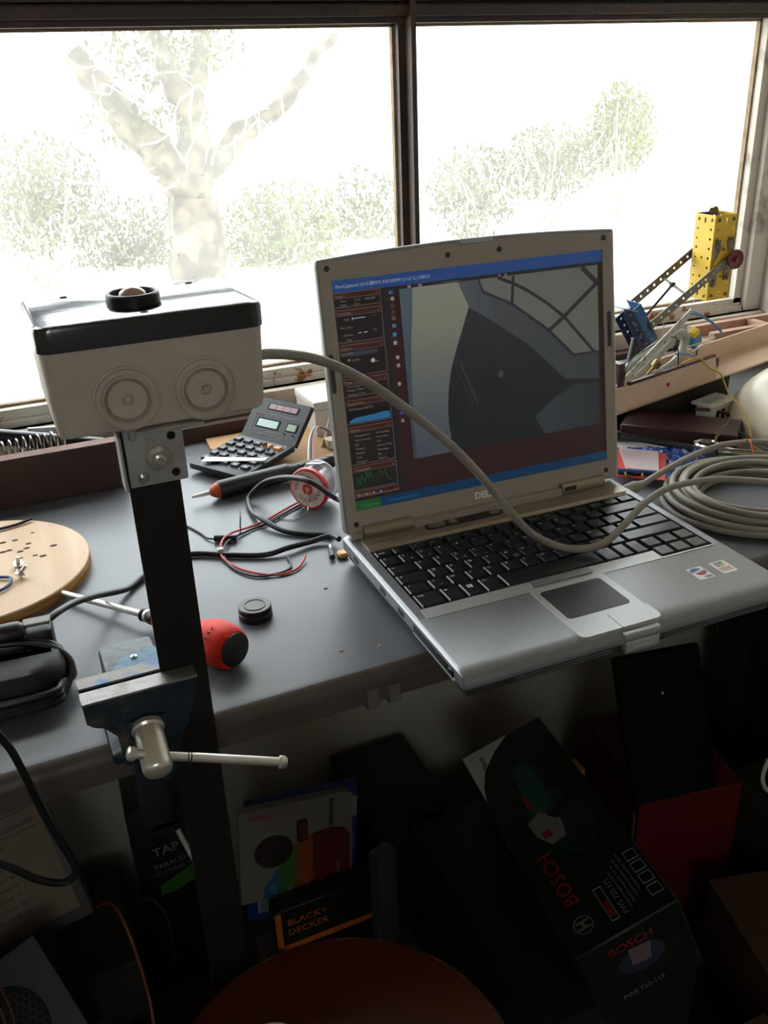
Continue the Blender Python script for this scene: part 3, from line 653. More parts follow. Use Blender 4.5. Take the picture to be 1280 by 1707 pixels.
wb(MB().lathe([(0.0024, 0), (0.0022, 0.002), (0.0, 0.003)], 12, T(-0.2225, 0.0655, 0.0733)), 'pivot_pin', M_chr, vise)
wb(MB().rbox(-0.2500, -0.1990, 0.0500, 0.1250, 0.0, 0.010, 0.003, 2), 'base', M_vblue, vise)
cl = MB(); cl.rbox(-0.2370, -0.2130, 0.0420, 0.0655, -0.0640, 0.0080, 0.004, 2); cl.rbox(-0.2370, -0.2130, 0.0420, 0.1250, -0.0680, -0.0520, 0.004, 2); wb(cl, 'clamp', mat('dark_navy_iron', '#0b141c', 0.55, 0.1, var=0.3, scale=30, bump=0.3), vise)
wb(MB().cyl(0.006, -0.100, -0.036, 16, T(-0.2235, 0.1050, 0)).cyl(0.011, -0.036, -0.030, 18, T(-0.2235, 0.1050, 0)), 'clamp_screw', M_post, vise)
tb = MB(); tb.rod((-0.2170, 0.0555, -0.068), (-0.2040, 0.040, -0.1120), 0.0022); tb.lathe([(0.0, 0), (0.004, 0.001), (0.0042, 0.006), (0.0, 0.008)], 12, T(-0.2040, 0.040, -0.1160)); wb(tb, 'clamp_bar', M_zinc, vise)
# spindle head and sliding bar
sh = MB(); sp0 = Vector((-0.2262, 0.0140, 0.0520)); sp1 = Vector((-0.2268, -0.0180, 0.0400))
Ms = Matrix.Translation(sp0) @ (sp1-sp0).to_track_quat('Z', 'Y').to_matrix().to_4x4(); L_ = (sp1-sp0).length
sh.lathe([(0.0102, -0.002), (0.0108, 0.0015), (0.0095, 0.003), (0.0095, L_-0.003), (0.0085, L_-0.0008), (0.0050, L_+0.0012), (0.0, L_+0.0018)], 32, Ms); sh = wb(sh, 'spindle_head', M_chr, vise)
ba = Vector((-0.2405, -0.0080, 0.0525)); bb = Vector((-0.1462, -0.0110, 0.0122)); dv = (bb-ba).normalized()
MB().rod(ba, bb, 0.0031, 16).build('handle_bar', M_chr, sh)
for a, s in ((ba, 0.0046), (bb, 0.0044)):
    Mq = Matrix.Translation(a - dv*0.0025) @ dv.to_track_quat('Z', 'Y').to_matrix().to_4x4()
    MB().lathe([(0.0030, 0), (s, 0.001), (s, 0.0042), (0.0034, 0.0055), (0.0, 0.0058)], 18, Mq).build('bar_end', M_chr, sh)
for t_ in (0.036, 0.038):
    Mq = Matrix.Translation(ba + dv*t_) @ dv.to_track_quat('Z', 'Y').to_matrix().to_4x4()
    MB().lathe([(0.0031, 0), (0.0034, 0.0004), (0.0031, 0.0008)], 16, Mq).build('bar_ring', M_post, sh)

# ================================================================ GREY CAMERA CABLE (box to coil)
M_gcab = mat('grey_cable_sheath', '#8c857a', 0.55, var=0.08, scale=40)
path = [(-0.1160, 0.060, 0.2727), (-0.1092, 0.0601, 0.2727), (-0.0946, 0.065, 0.2690), (-0.0767, 0.070, 0.2628), (-0.0584, 0.075, 0.2535), (-0.0393, 0.080, 0.2408), (-0.0194, 0.085, 0.2253), (0.0015, 0.090, 0.2071), (0.0234, 0.095, 0.1866), (0.0466, 0.100, 0.1638), (0.0712, 0.105, 0.1355), (0.0915, 0.110, 0.1099), (0.1097, 0.115, 0.0871), (0.1320, 0.1240, 0.0620), (0.1556, 0.1300, 0.0430), (0.1746, 0.1238, 0.0345), (0.1935, 0.1140, 0.0350), (0.2124, 0.1137, 0.0390), (0.2418, 0.1263, 0.0450), (0.2763, 0.1442, 0.0500), (0.3151, 0.1605, 0.0500), (0.3558, 0.1719, 0.0440), (0.3990, 0.1740, 0.0380), (0.4450, 0.1540, 0.0330)]
rng = random.Random(3)
cx, cy = 0.452, 0.172
loops = []
a = R(-35)
for k in range(13):
    rx = (0.097, 0.089, 0.081, 0.073, 0.064, 0.093, 0.085, 0.076, 0.068, 0.089, 0.080, 0.071, 0.084)[k]; ox, oy = rng.uniform(-0.006, 0.006), rng.uniform(-0.005, 0.005); zl = 0.0006 + 0.0064*(0 if k < 5 else 1 if k < 9 else 2) + (0.004 if k == 12 else 0) + rng.uniform(0, 0.0008)
    for j in range(12):
        w = a + 2*PI*j/12
        loops.append((cx + ox + rx*math.cos(w)*1.02, cy + oy + rx*math.sin(w)*0.92, zl + 0.0016*math.sin(2*w + k*1.7)+0.0045))
pts = cr(path, 5)[:-1] + cr([path[-1], (0.4950, 0.1150, 0.0280)] + loops[::-1], 4)[1:]
cc = MB().tube(pts, 0.0035, 10).build('camera_cable', M_gcab)
tag(cc, 'long grey cable from the camera box across the laptop into a coil', 'cable')
# ================================================================ LEFT HALF OF THE BENCH TOP
M_rub = mat('black_cable_rubber', '#0f0f11', 0.45, var=0.1, scale=40)
M_copper = mat('bare_copper', '#b57a4c', 0.35, 0.9)
# --- plywood disc
def woodmat(name, c1, c2, sc, stretch):
    return mat(name, c1, 0.7, scale=sc, col2=c2, lo=0.35, hi=0.65, stretch=stretch, bump=0.15, bscale=sc*2, detail=6)
M_ply = woodmat('plywood_face', '#dcc4aa', '#cdae90', 40, (1, 0.12, 1))
M_plye = mat('plywood_edge', '#c0925c', 0.8, scale=60, col2='#8a5a2c', lo=0.45, hi=0.6, stretch=(0.3, 0.3, 6))
dcx, dcy, dr = -0.3310, 0.3910, 0.1105
pd = thing('plywood_disc', 'round plywood disc with drilled holes lying on the bench', 'wood disc', (dcx, dcy, 0))
m = MB(); m.lathe([(dr, 0.0), (dr, 0.0112)], 96); m.build('disc_edge', M_plye, pd)
m = MB(); m.lathe([(dr-0.0004, 0.0112), (dr-0.0012, 0.0120)], 96); m.build('disc_face', M_ply, pd)
rng = random.Random(5)
hl = [(-0.2760, 0.4230), (-0.2785, 0.4130), (-0.2850, 0.4080), (-0.2530, 0.4060), (-0.2950, 0.4160), (-0.3010, 0.4150), (-0.2850, 0.3930), (-0.2720, 0.3920), (-0.2650, 0.3870), (-0.2880, 0.4380), (-0.3000, 0.4380), (-0.2700, 0.4480), (-0.3200, 0.4000), (-0.3300, 0.4300)]
for x, y in hl:
    MB().cyl(0.0012 + rng.random()*0.0014, 0.0116, 0.01215, 10, T(x-dcx, y-dcy, 0) @ Matrix.Diagonal((1.5, 1, 1, 1))).build('drill_hole', mat('drill_hole_brown', '#4a2a17', 0.9), pd)
# bolts and wire ends on it
for i, (x, y, rx, rz, lb) in enumerate(((-0.2888, 0.3745, R(15), 0.3, 'small zinc hex bolt standing head down on the plywood disc'), (-0.2905, 0.3470, R(62), 2.2, 'small zinc hex bolt tipped on its side on the plywood disc'))):
    bo = thing('hex_bolt', lb, 'bolt', (x, y, 0.0122 + (0.0 if i == 0 else 0.0035)), (rx, 0, rz), 'bolts on the plywood disc')
    MB().prism([(0.0040*math.cos(R(60*k)), 0.0040*math.sin(R(60*k))) for k in range(6)], 0, 0.0036).build('head', M_zincb, bo)
    MB().cyl(0.0052, 0.0036, 0.0042, 18).build('flange', M_zincb, bo)
    MB().cyl(0.0019, 0.0042, 0.0120, 10, ch=0.0004).build('shank', M_zincb, bo)
w = MB().tube(cr([(-0.345, 0.462, 0.0145), (-0.310, 0.468, 0.0145), (-0.285, 0.472, 0.0142), (-0.268, 0.479, 0.0150)], 6), 0.0017, 8).build('wire_offcut', mat('dark_blue_wire', '#141a2b', 0.5))
tag(w, 'dark straight wire offcut at the back of the plywood disc', 'wire')
w = MB().tube(cr([(-0.355, 0.350, 0.0142), (-0.318, 0.357, 0.0142), (-0.300, 0.352, 0.0145), (-0.2975, 0.343, 0.0145), (-0.305, 0.330, 0.0142), (-0.340, 0.312, 0.0142)], 6), 0.0015, 8).build('wire_offcut', mat('blue_wire', '#24406b', 0.5))
tag(w, 'thin blue wire bent in a hook beside the bolts', 'wire')

# --- brown timber in front of the lamp
M_tim = mat('maroon_painted_timber', '#34201c', 0.6, var=0.2, scale=25, bump=0.3, bscale=80)
tm = thing('timber_beam', 'dark maroon painted timber standing along the back of the bench', 'timber', (-0.40, 0.565, 0))
MB().rbox(-0.25, 0.2475, -0.010, 0.010, 0.0, 0.0575, 0.0012, 1).build('beam', M_tim, tm)
MB().box(-0.249, 0.2465, -0.009, 0.009, 0.0573, 0.0578).build('worn_top', mat('worn_timber_top', '#6b4f46', 0.8, var=0.25, scale=60, bump=0.4), tm)
# --- lamp arm with spring
la = thing('lamp_arm', 'black tubular lamp arm with a steel tension spring behind the timber', 'lamp', (-0.30, 0.622, 0))
m = MB(); m.rod((-0.60, 0.628, 0.150), (-0.170, 0.617, 0.0340), 0.0100, 18); m2 = m
wb(m, 'arm_tube', mat('satin_black_tube', '#16171b', 0.28, 0.2), la)
m = MB(); m.rod((-0.60, 0.640, 0.020), (-0.205, 0.628, 0.012), 0.0065, 14); wb(m, 'arm_rod', mat('satin_black_tube', '#16171b', 0.28, 0.2), la)
sp_a = Vector((-0.42, 0.604, 0.0490)); sp_b = Vector((-0.212, 0.600, 0.0560)); N_ = 26; hp = []
for k in range(N_*14+1):
    t_ = k/(N_*14); w_ = 2*PI*N_*t_; c_ = sp_a.lerp(sp_b, t_); hp.append((c_.x, c_.y + 0.0085*math.cos(w_), c_.z + 0.0115*math.sin(w_)))
wb(MB().tube(hp, 0.0011, 6), 'spring', mat('spring_steel', '#b9b4aa', 0.25, 0.95), la)
sc = MB(); sc.rbox(-0.265, -0.215, 0.586, 0.5905, 0.0, 0.052, 0.001, 1)
# scrap of white plastic sheet behind the spring
sc = MB(); sc.add([(-0.262, 0.642, 0.0), (-0.222, 0.642, 0.0), (-0.214, 0.644, 0.058), (-0.250, 0.644, 0.062), (-0.262, 0.646, 0.0), (-0.222, 0.646, 0.0), (-0.214, 0.648, 0.058), (-0.250, 0.648, 0.062)],
    [(0,1,2,3),(7,6,5,4),(0,4,5,1),(1,5,6,2),(2,6,7,3),(3,7,4,0)])
tag(sc.build('plastic_offcut', mat('white_offcut', '#d9dde2', 0.5)), 'white plastic offcut propped behind the lamp spring', 'plastic offcut')

# --- screwdriver with red handle
sd = thing('screwdriver', 'screwdriver with steel shaft and bulbous red and black handle behind the vise', 'screwdriver', (-0.180, 0.190, 0))
a = Vector((-0.2600, 0.3155, 0.0065)); b = Vector((-0.1960, 0.2270, 0.0125)); c = Vector((-0.1860, 0.2110, 0.0140)); e = Vector((-0.1420, 0.1290, 0.0190))
wb(MB().rod(a, b, 0.0030, 16), 'shaft', M_chr, sd)
dvec = (c-b).normalized()
wb(MB().lathe([(0.0050, 0), (0.0062, 0.001), (0.0062, 0.004), (0.0056, 0.005), (0.0056, 0.010), (0.0066, 0.011), (0.0070, 0.017)], 20, Matrix.Translation(b) @ (c-b).to_track_quat('Z', 'Y').to_matrix().to_4x4()), 'ferrule', M_blk, sd)
wb(MB().lathe([(0.0058, 0.0055), (0.0060, 0.006), (0.0060, 0.009), (0.0058, 0.0095)], 20, Matrix.Translation(b) @ (c-b).to_track_quat('Z', 'Y').to_matrix().to_4x4()), 'ferrule_band', M_zincb, sd)
Lh = (e-c).length
Mh = Matrix.Translation(c) @ (e-c).to_track_quat('Z', 'Y').to_matrix().to_4x4()
M_red = mat('red_grip_plastic', '#d42c16', 0.6, var=0.08, scale=50, bump=0.1, bscale=300, spec=0.25)
hb = MB(); prof = [(0.0072, 0.0), (0.0105, 0.010), (0.0125, 0.022), (0.0118, 0.040), (0.0120, 0.050), (0.0138, 0.057), (0.0160, 0.063), (0.0178, 0.069), (0.0188, 0.076), (0.0190, 0.082), (0.0187, 0.087), (0.0180, Lh-0.0025), (0.0168, Lh+0.0010), (0.0150, Lh+0.0035)]
vs = []; nseg = 36
for r_, z_ in prof:
    for k in range(nseg):
        w_ = 2*PI*k/nseg; lob = 1 + 0.025*math.cos(6*w_)
        vs.append((r_*lob*math.cos(w_), r_*lob*math.sin(w_), z_))
fs = [(i*nseg+k, i*nseg+(k+1) % nseg, (i+1)*nseg+(k+1) % nseg, (i+1)*nseg+k) for i in range(len(prof)-1) for k in range(nseg)]
fs += [tuple(range(nseg))[::-1], tuple(range((len(prof)-1)*nseg, len(prof)*nseg))]
hb.add(vs, fs, Mh, True); hd = wb(hb, 'handle', M_red, sd)
wb(MB().lathe([(0.0146, Lh+0.0015), (0.0142, Lh+0.0048), (0.0110, Lh+0.0066), (0.0, Lh+0.0072)], 28, Mh), 'end_cap', M_blk, sd)
for k in range(3): MB().cyl(0.0010, 0, 0.0004, 8, Mh @ T(0, 0, 0) @ E4(0, 0, R(110+k*14)) @ T(0.0196, 0, Lh-0.012) @ E4(0, R(90), 0)).build('grip_dimple', mat('dimple_dark', '#5a150f', 0.8), hd)

# --- lens cap
lc = thing('lens_cap', 'round black plastic lens cap lying on the bench by the red handle', 'lens cap', (-0.1030, 0.1975, 0))
MB().lathe([(0.0146, 0), (0.0150, 0.0008), (0.0150, 0.0060), (0.0144, 0.0066), (0.0144, 0.0072), (0.0148, 0.0078), (0.0146, 0.0112), (0.0138, 0.0120), (0.0, 0.0120)], 48).build('cap_body', mat('cap_black', '#101113', 0.45, var=0.1, scale=60), lc)
MB().lathe([(0.0098, 0.0120), (0.0096, 0.0126), (0.0088, 0.0126), (0.0086, 0.0121), (0.0, 0.0121)], 40).build('cap_ring', mat('cap_black', '#101113', 0.45), lc)

# --- power brick and its leads
pb = thing('power_adapter', 'black laptop power adapter with its leads wrapped round it', 'power adapter', (-0.340, 0.172, 0), (0, 0, R(-4)))
bsec = lambda z, i: [(x, y, z) for x, y in rrect(-0.080+i, 0.076-i, -0.034+i, 0.034-i, 0.028, n=8)]
loftsec([bsec(0.0, 0.006), bsec(0.004, 0.001), bsec(0.016, 0.0), bsec(0.028, 0.001), bsec(0.0345, 0.005), bsec(0.036, 0.010)]).build('adapter_body', mat('textured_black_case', '#0a0a0c', 0.55, spec=0.35, bump=0.15, bscale=500), pb)
for k, (o, z) in enumerate(((0.002, 0.0375), (0.010, 0.0385), (0.018, 0.0375))):
    lp = [(-0.085, 0.012+o*0.4, z), (-0.030, 0.010+o, z+0.003), (0.030, 0.013+o*0.6, z+0.003), (0.064, 0.004+o*0.5, z-0.002), (0.0785, -0.008+o*0.4, 0.024-k*0.006), (0.070, -0.026+o*0.2, 0.012+k*0.003), (0.050, -0.0375, 0.010+k*0.005), (-0.085, -0.0385, 0.012+k*0.005)]
    MB().tube(cr(lp, 6), 0.0028, 8).build('lead', M_rub, pb)
cn = MB(); cn.rbox(0.046, 0.069, 0.012, 0.034, 0.020, 0.047, 0.004, 2); cn.build('plug', M_blk, pb)
MB().rbox(0.047, 0.068, 0.022, 0.0335, 0.0462, 0.0485, 0.001, 1).build('plug_top', mat('plug_grey_top', '#807c74', 0.6), pb)
MB().lathe([(0.0075, 0), (0.0085, 0.004), (0.0085, 0.026), (0.006, 0.030)], 18, T(0.018, 0.020, 0.0455) @ E4(0, R(90), 0)).build('plug_collar', M_blk, pb)
MB().tube(cr([(0.020, 0.020, 0.0455), (0.0, 0.018, 0.046), (-0.040, 0.006, 0.044), (-0.09, 0.0, 0.044)], 6), 0.0040, 8).build('lead', M_rub, pb)
MB().tube(cr([(0.046, 0.030, 0.0440), (0.0, 0.034, 0.046), (-0.04, 0.032, 0.047), (-0.09, 0.028, 0.046)], 6), 0.0032, 8).build('lead', M_rub, pb)
# lead running from the adapter behind the post to the laptop
w = MB().tube(cr([(-0.2740, 0.1960, 0.0440), (-0.2640, 0.2080, 0.0440), (-0.2480, 0.2330, 0.0360), (-0.2290, 0.2600, 0.0230), (-0.2080, 0.2850, 0.0090), (-0.1950, 0.2980, 0.0036), (-0.1788, 0.3143, 0.0034), (-0.1550, 0.3300, 0.0034), (-0.1276, 0.3375, 0.0034), (-0.0950, 0.3180, 0.0034), (-0.0629, 0.3010, 0.0036), (-0.0380, 0.3000, 0.0060), (-0.0111, 0.3040, 0.0050), (0.0080, 0.3010, 0.0080), (0.0120, 0.2860, 0.0100)], 7), 0.0030, 10).build('power_lead', M_rub)
tag(w, 'black power lead running behind the post to the laptop corner', 'cable')
# lead looping past the solder reel to the back of the laptop
w = thing('dc_lead', 'black lead looping past the solder reel to a plug behind the laptop', 'cable', (0, 0.40, 0))
wb(MB().tube(cr([(0.0409, 0.335, 0.0243), (0.0358, 0.35, 0.0236), (0.0275, 0.358, 0.03), (0.0199, 0.364, 0.037), (0.0115, 0.374, 0.0413), (0.0046, 0.388, 0.0402), (-0.002, 0.404, 0.0363), (-0.0098, 0.42, 0.0305), (-0.0186, 0.432, 0.0241), (-0.0261, 0.44, 0.0159), (-0.0400, 0.4350, 0.0060), (-0.0450, 0.4050, 0.0036), (-0.0430, 0.3769, 0.0075), (-0.0300, 0.3450, 0.0040), (-0.0110, 0.3260, 0.0034), (0.0040, 0.3160, 0.0036), (0.0130, 0.3080, 0.0036)], 8), 0.0030, 10), 'lead', M_rub, w)
wb(MB().lathe([(0.0034, 0), (0.0046, 0.002), (0.0050, 0.012), (0.0060, 0.013), (0.0060, 0.030)], 16, Matrix.Translation((0.0409, 0.335, 0.0243)) @ Vector((0.7, -0.7, -0.1)).to_track_quat('Z', 'Y').to_matrix().to_4x4()), 'plug', M_blk, w)
# jack plug end by the laptop corner
jk = thing('jack_plug', 'small metal jack plug lying at the laptop rear corner', 'plug', (0.004, 0.276, 0))
wb(MB().rod((-0.0040, 0.2640, 0.0035), (0.0005, 0.2800, 0.0035), 0.0030, 12), 'barrel', M_dk, jk)
wb(MB().rod((0.0005, 0.2800, 0.0035), (0.0030, 0.2890, 0.0035), 0.0016, 12), 'pin', M_chr, jk)
wb(MB().rbox(0.0020, 0.0125, 0.2600, 0.2720, 0.0, 0.0060, 0.002, 1), 'block', mat('brass_tan', '#b98d5a', 0.5, 0.3), jk)

# --- hanging cord over the bench front
w = MB().tube(cr([(-0.430, 0.120, 0.0030), (-0.380, 0.085, 0.0400), (-0.338, 0.045, 0.0720), (-0.3185, 0.032, 0.0720), (-0.3100, 0.030, 0.0560), (-0.3052, 0.030, 0.0317), (-0.2985, 0.030, -0.0119), (-0.2895, 0.030, -0.0520), (-0.2905, 0.031, -0.0650), (-0.3000, 0.031, -0.0680), (-0.3146, 0.030, -0.0563), (-0.3331, 0.030, -0.0339), (-0.39, 0.040, 0.0100), (-0.44, 0.10, 0.0030)], 8), 0.0026, 10).build('mains_flex', mat('flat_black_cord', '#131418', 0.55, spec=0.3))
tag(w, 'thick dark cord looping down over the front edge of the bench', 'cord')
# --- curled clear film by the adapter
fm = D.materials.new('clear_film'); fm.use_nodes = True; q = fm.node_tree.nodes['Principled BSDF']; q.inputs['Base Color'].default_value = (0.8, 0.88, 0.95, 1); q.inputs['Roughness'].default_value = 0.12; q.inputs['Transmission Weight'].default_value = 0.25; q.inputs['IOR'].default_value = 1.45
m = MB(); n1, n2 = 14, 6; vs = []
for i in range(n1+1):
    for j in range(n2+1):
        u, v = i/n1, j/n2; vs.append((-0.345+0.060*u - 0.012*v, 0.222+0.048*v - 0.012*u, 0.003 + 0.022*math.sin(PI*min(1, u*1.25))*(1-0.5*v)))
fs = [(i*(n2+1)+j, (i+1)*(n2+1)+j, (i+1)*(n2+1)+j+1, i*(n2+1)+j+1) for i in range(n1) for j in range(n2)]
m.add(vs, fs, None, True); o = m.build('plastic_film', fm); md = o.modifiers.new('thick', 'SOLIDIFY'); md.thickness = 0.0004
tag(o, 'curled piece of clear plastic film behind the power adapter', 'plastic film')

# --- thin black wire with heat shrink
w = thing('thermistor_wire', 'thin black wire with a heat-shrink sleeve and bare tips by the post', 'wire', (-0.10, 0.36, 0))
wb(MB().tube(cr([(-0.165, 0.425, 0.0014), (-0.140, 0.420, 0.0014), (-0.1200, 0.4130, 0.0014), (-0.1080, 0.3850, 0.0014), (-0.1040, 0.3680, 0.0020), (-0.0960, 0.3580, 0.0034)], 6), 0.0011, 8), 'lead', M_rub, w)
wb(MB().rod((-0.0985, 0.3600, 0.0040), (-0.0780, 0.3500, 0.0040), 0.0036, 14), 'sleeve', M_rub, w)
wb(MB().tube(cr([(-0.0785, 0.3505, 0.0045), (-0.0720, 0.3560, 0.0060), (-0.0690, 0.3640, 0.0120), (-0.0660, 0.3720, 0.0160)], 5), 0.0009, 8), 'lead', M_rub, w)
wb(MB().tube(cr([(-0.0660, 0.3720, 0.0160), (-0.0648, 0.3760, 0.0200), (-0.0655, 0.3800, 0.0220)], 4), 0.0005, 6), 'bare_tip', M_zinc, w)
# --- red and black twin wire
tw = thing('twin_wire', 'red and black twin wire curving from the solder reel with a white clip', 'wire', (-0.07, 0.33, 0))
rp = [(0.0360, 0.4250, 0.004), (0.0160, 0.4100, 0.003), (-0.0080, 0.3980, 0.0020), (-0.0397, 0.3790, 0.0018), (-0.0600, 0.3720, 0.0020), (-0.0800, 0.3600, 0.0060), (-0.0945, 0.3424, 0.0080), (-0.1020, 0.3180, 0.0040), (-0.0940, 0.2920, 0.0018), (-0.0790, 0.2700, 0.0018), (-0.0620, 0.2580, 0.0018), (-0.0440, 0.2600, 0.0018), (-0.0330, 0.2700, 0.0030), (-0.0270, 0.2780, 0.0050)]
bp_ = [(0.0400, 0.4220, 0.002), (0.0190, 0.4060, 0.002), (-0.0060, 0.3920, 0.0018), (-0.0340, 0.3730, 0.0018), (-0.0580, 0.3660, 0.0018), (-0.0790, 0.3540, 0.0035), (-0.0925, 0.3380, 0.0055), (-0.1000, 0.3150, 0.0030), (-0.0965, 0.2880, 0.0018), (-0.0830, 0.2660, 0.0018), (-0.0640, 0.2600, 0.0022), (-0.0500, 0.2640, 0.0018), (-0.0440, 0.2740, 0.0018), (-0.0430, 0.2890, 0.0028)]
wb(MB().tube(cr(rp, 7), 0.0012, 8), 'red_strand', mat('red_wire', '#c8403c', 0.45), tw)
wb(MB().tube(cr(bp_, 7), 0.0012, 8), 'black_strand', M_rub, tw)
wb(MB().rbox(-0.1040, -0.0975, 0.3235, 0.3290, 0.0015, 0.0085, 0.001, 1), 'clip', mat('white_clip', '#ddd6cc', 0.5), tw)

# --- solder reel
ax = Vector((0.766, 0.643, 0)); fc = Vector((0.0165, 0.3890, 0.0242))
MR = Matrix.Translation(fc) @ ax.to_track_quat('Z', 'Y').to_matrix().to_4x4()
rl = thing('solder_reel', 'red rimmed solder reel with printed paper face standing on edge', 'solder reel', (0.0165, 0.389, 0))
M_rred = mat('reel_red', '#c8202a', 0.4)
wb(MB().lathe([(0.0205, 0.0), (0.0225, -0.0006), (0.0240, 0.0006), (0.0240, 0.0050), (0.0225, 0.0060), (0.0, 0.0060)], 48, MR), 'rim', M_rred, rl)
lb = wb(MB().lathe([(0.0212, -0.0008), (0.0212, 0.0004)], 48, MR), 'paper_face', mat('pale_pink_label', '#cdb5a8', 0.7), rl)
wb(MB().lathe([(0.0065, -0.0012), (0.0065, 0.0)], 24, MR), 'hub', M_rred, rl)
wb(MB().lathe([(0.0030, -0.0014), (0.0030, 0.0)], 16, MR), 'hub_hole', M_zinc, rl)
wb(MB().cyl(0.0195, 0.006, 0.0265, 36, MR), 'solder_winding', mat('solder_metal', '#bdbcc0', 0.35, 0.6, scale=4, var=0.1), rl)
cf = D.materials.new('clear_flange'); cf.use_nodes = True; q = cf.node_tree.nodes['Principled BSDF']; q.inputs['Base Color'].default_value = (0.9, 0.9, 0.92, 1); q.inputs['Roughness'].default_value = 0.2; q.inputs['Transmission Weight'].default_value = 0.6
wb(MB().cyl(0.0240, 0.0265, 0.0290, 40, MR, ch=0.0006), 'back_flange', cf, rl)
# lettering round the face: text plane (x right, y up) seen from the front
right = Vector((0.643, -0.766, 0)); MF = axes(fc - ax*0.0010, right, Vector((0, 0, 1)), -ax)
def arc_text(s, r, a0, step, size, m, par):
    for i, ch in enumerate(s):
        if ch == ' ': continue
        an_ = R(a0 - step*i)
        text('lettering', ch, size, MF @ E4(0, 0, an_ - PI/2) @ T(-size*0.3, r, 0), m, par, ext=0.0001)
M_ink = mat('dark_print', '#2a2433', 0.7)
arc_text('TOUTELECTRIC 60%', 0.0125, 185, 13.5, 0.0052, M_ink, lb); arc_text('Two Solder', 0.0182, 115, 7, 0.0026, M_ink, lb); arc_text('Composition: Etain', 0.0180, 215, 6, 0.0024, M_ink, lb)
arc_text('500 g', 0.0125, 222, -13, 0.0042, M_ink, lb)
for k, wd in enumerate((0.012, 0.013, 0.011, 0.009)): text('lettering', 'soudure etain 60/40', 0.0016, MF @ T(0.0005, -0.0085-0.0022*k, 0) @ E4(0, 0, R(25)), M_ink, lb, ext=0.0001)
wb(MB().tube(cr([fc - ax*0.0016 + Vector((0, 0, -0.001)), fc - ax*0.004 + Vector((0.0, 0, -0.010)), fc - ax*0.006 + Vector((0.002, 0, -0.0185)), fc - ax*0.010 + Vector((0.0, -0.004, -0.0230)), Vector((-0.0100, 0.3700, 0.0010)), Vector((-0.0230, 0.3800, 0.0010))], 7), 0.00055, 6), 'loose_solder', M_zincb, rl)
wb(MB().rbox(-0.0075, 0.0075, -0.009, 0.009, 0.0, 0.0006, 0.0002, 1, T(0.0330, 0.4040, 0.0462) @ E4(R(-8), R(14), 0.7)), 'tape_tab', mat('white_tape', '#dfe3e4', 0.6), rl)

# --- desoldering pump
dp = thing('desoldering_pump', 'black desoldering pump with orange collar and white nozzle', 'desoldering pump', (-0.0100, 0.464, 0))
pa = Vector((-0.0975, 0.4625, 0.0100)); pv = (Vector((0.0760, 0.4790, 0.0135)) - pa).normalized()
MP = Matrix.Translation(pa) @ pv.to_track_quat('Z', 'Y').to_matrix().to_4x4()
wb(MB().lathe([(0.0017, 0), (0.0030, 0.024)], 16, MP), 'nozzle', mat('white_nozzle', '#e8e6de', 0.5), dp)
wb(MB().lathe([(0.0032, 0.021), (0.0050, 0.0225), (0.0080, 0.0275), (0.0100, 0.0320)], 24, MP), 'collar', mat('orange_collar', '#b4451e', 0.5), dp)
wb(MB().lathe([(0.0104, 0.0318), (0.0108, 0.0325), (0.0108, 0.1180), (0.0100, 0.1200), (0.0075, 0.1280), (0.0068, 0.1700), (0.0080, 0.1710), (0.0080, 0.1780)], 28, MP), 'barrel', M_blk, dp)
for k in range(4): wb(MB().lathe([(0.0072, 0), (0.0080, 0.001), (0.0080, 0.003), (0.0072, 0.004)], 20, MP @ T(0, 0, 0.130+0.0075*k)), 'grip_ring', M_blk, dp)

# --- tan board under the calculator
tbv = [(-0.0340, 0.6570), (-0.0375, 0.6180), (0.0045, 0.5080), (0.1250, 0.5120), (0.1600, 0.5600), (0.1500, 0.6560)]
tag(MB().prism(tbv[::-1], 0.0, 0.0045).build('fibre_board', mat('tan_fibreboard', '#b0885a', 0.75, var=0.12, scale=30, bump=0.1)), 'tan fibreboard offcut under the calculator', 'board')

# --- folding calculator
xd = Vector((0.515, -0.857, 0)); yd = Vector((0.857, 0.515, 0))
cal = thing('calculator', 'black folding solar calculator lying open with a strip of white tape', 'calculator', (-0.0790, 0.5600, 0.0))
cal.matrix_world = axes((-0.0780, 0.5600, 0.0050), xd, yd, (0, 0, 1)) @ E4(R(4.5), 0, 0)
M_cal = mat('calculator_black', '#17181b', 0.5, bump=0.1, bscale=500); M_calk = mat('calculator_key', '#2b2d31', 0.5)
CW, CD = 0.0900, 0.0960
MB().rbox(0, CW, 0, CD, 0.0, 0.0085, 0.002, 2).build('calculator_base', M_cal, cal)
MB().prism(rrect(0.005, CW-0.005, 0.012, CD-0.006, 0.003), 0.0085, 0.0088).build('key_panel', mat('calc_panel', '#34363b', 0.5), cal)
for r_ in range(5):
    for c_ in range(5):
        x = 0.012 + c_*0.0165; y = 0.0185 + r_*0.0148
        orange = r_ == 4 and c_ >= 3
        k = MB().frust(x-0.0055, x+0.0055, y-0.0042, y+0.0042, 0.0088, 0.0118, 0.0008, 0.0008).build('calc_key', mat('calc_key_orange', '#c98a3c', 0.5) if orange else M_calk, cal)
        MB().box(x-0.0012, x+0.0012, y-0.0012, y+0.0012, 0.0118, 0.0119).build('key_mark', mat('calc_key_mark', '#9aa0a8', 0.6), k)
th = R(42); MFl = T(0, CD-0.001, 0.0075) @ E4(th, 0, 0)
fl = MB().prism([(0.0, 0.0), (CW, 0.0), (CW, 0.0560), (0.0140, 0.0560), (0.0, 0.0470)], -0.0070, 0.0).build('calculator_flap', M_cal, cal, MFl)
fm_ = lambda xa, xb, ya, yb, z, nm, m: MB().box(xa, xb, ya, yb, 0.0, z).build(nm, m, fl)
fm_(0.024, 0.074, 0.0410, 0.0500, 0.0006, 'solar_cell_frame', M_hole); 
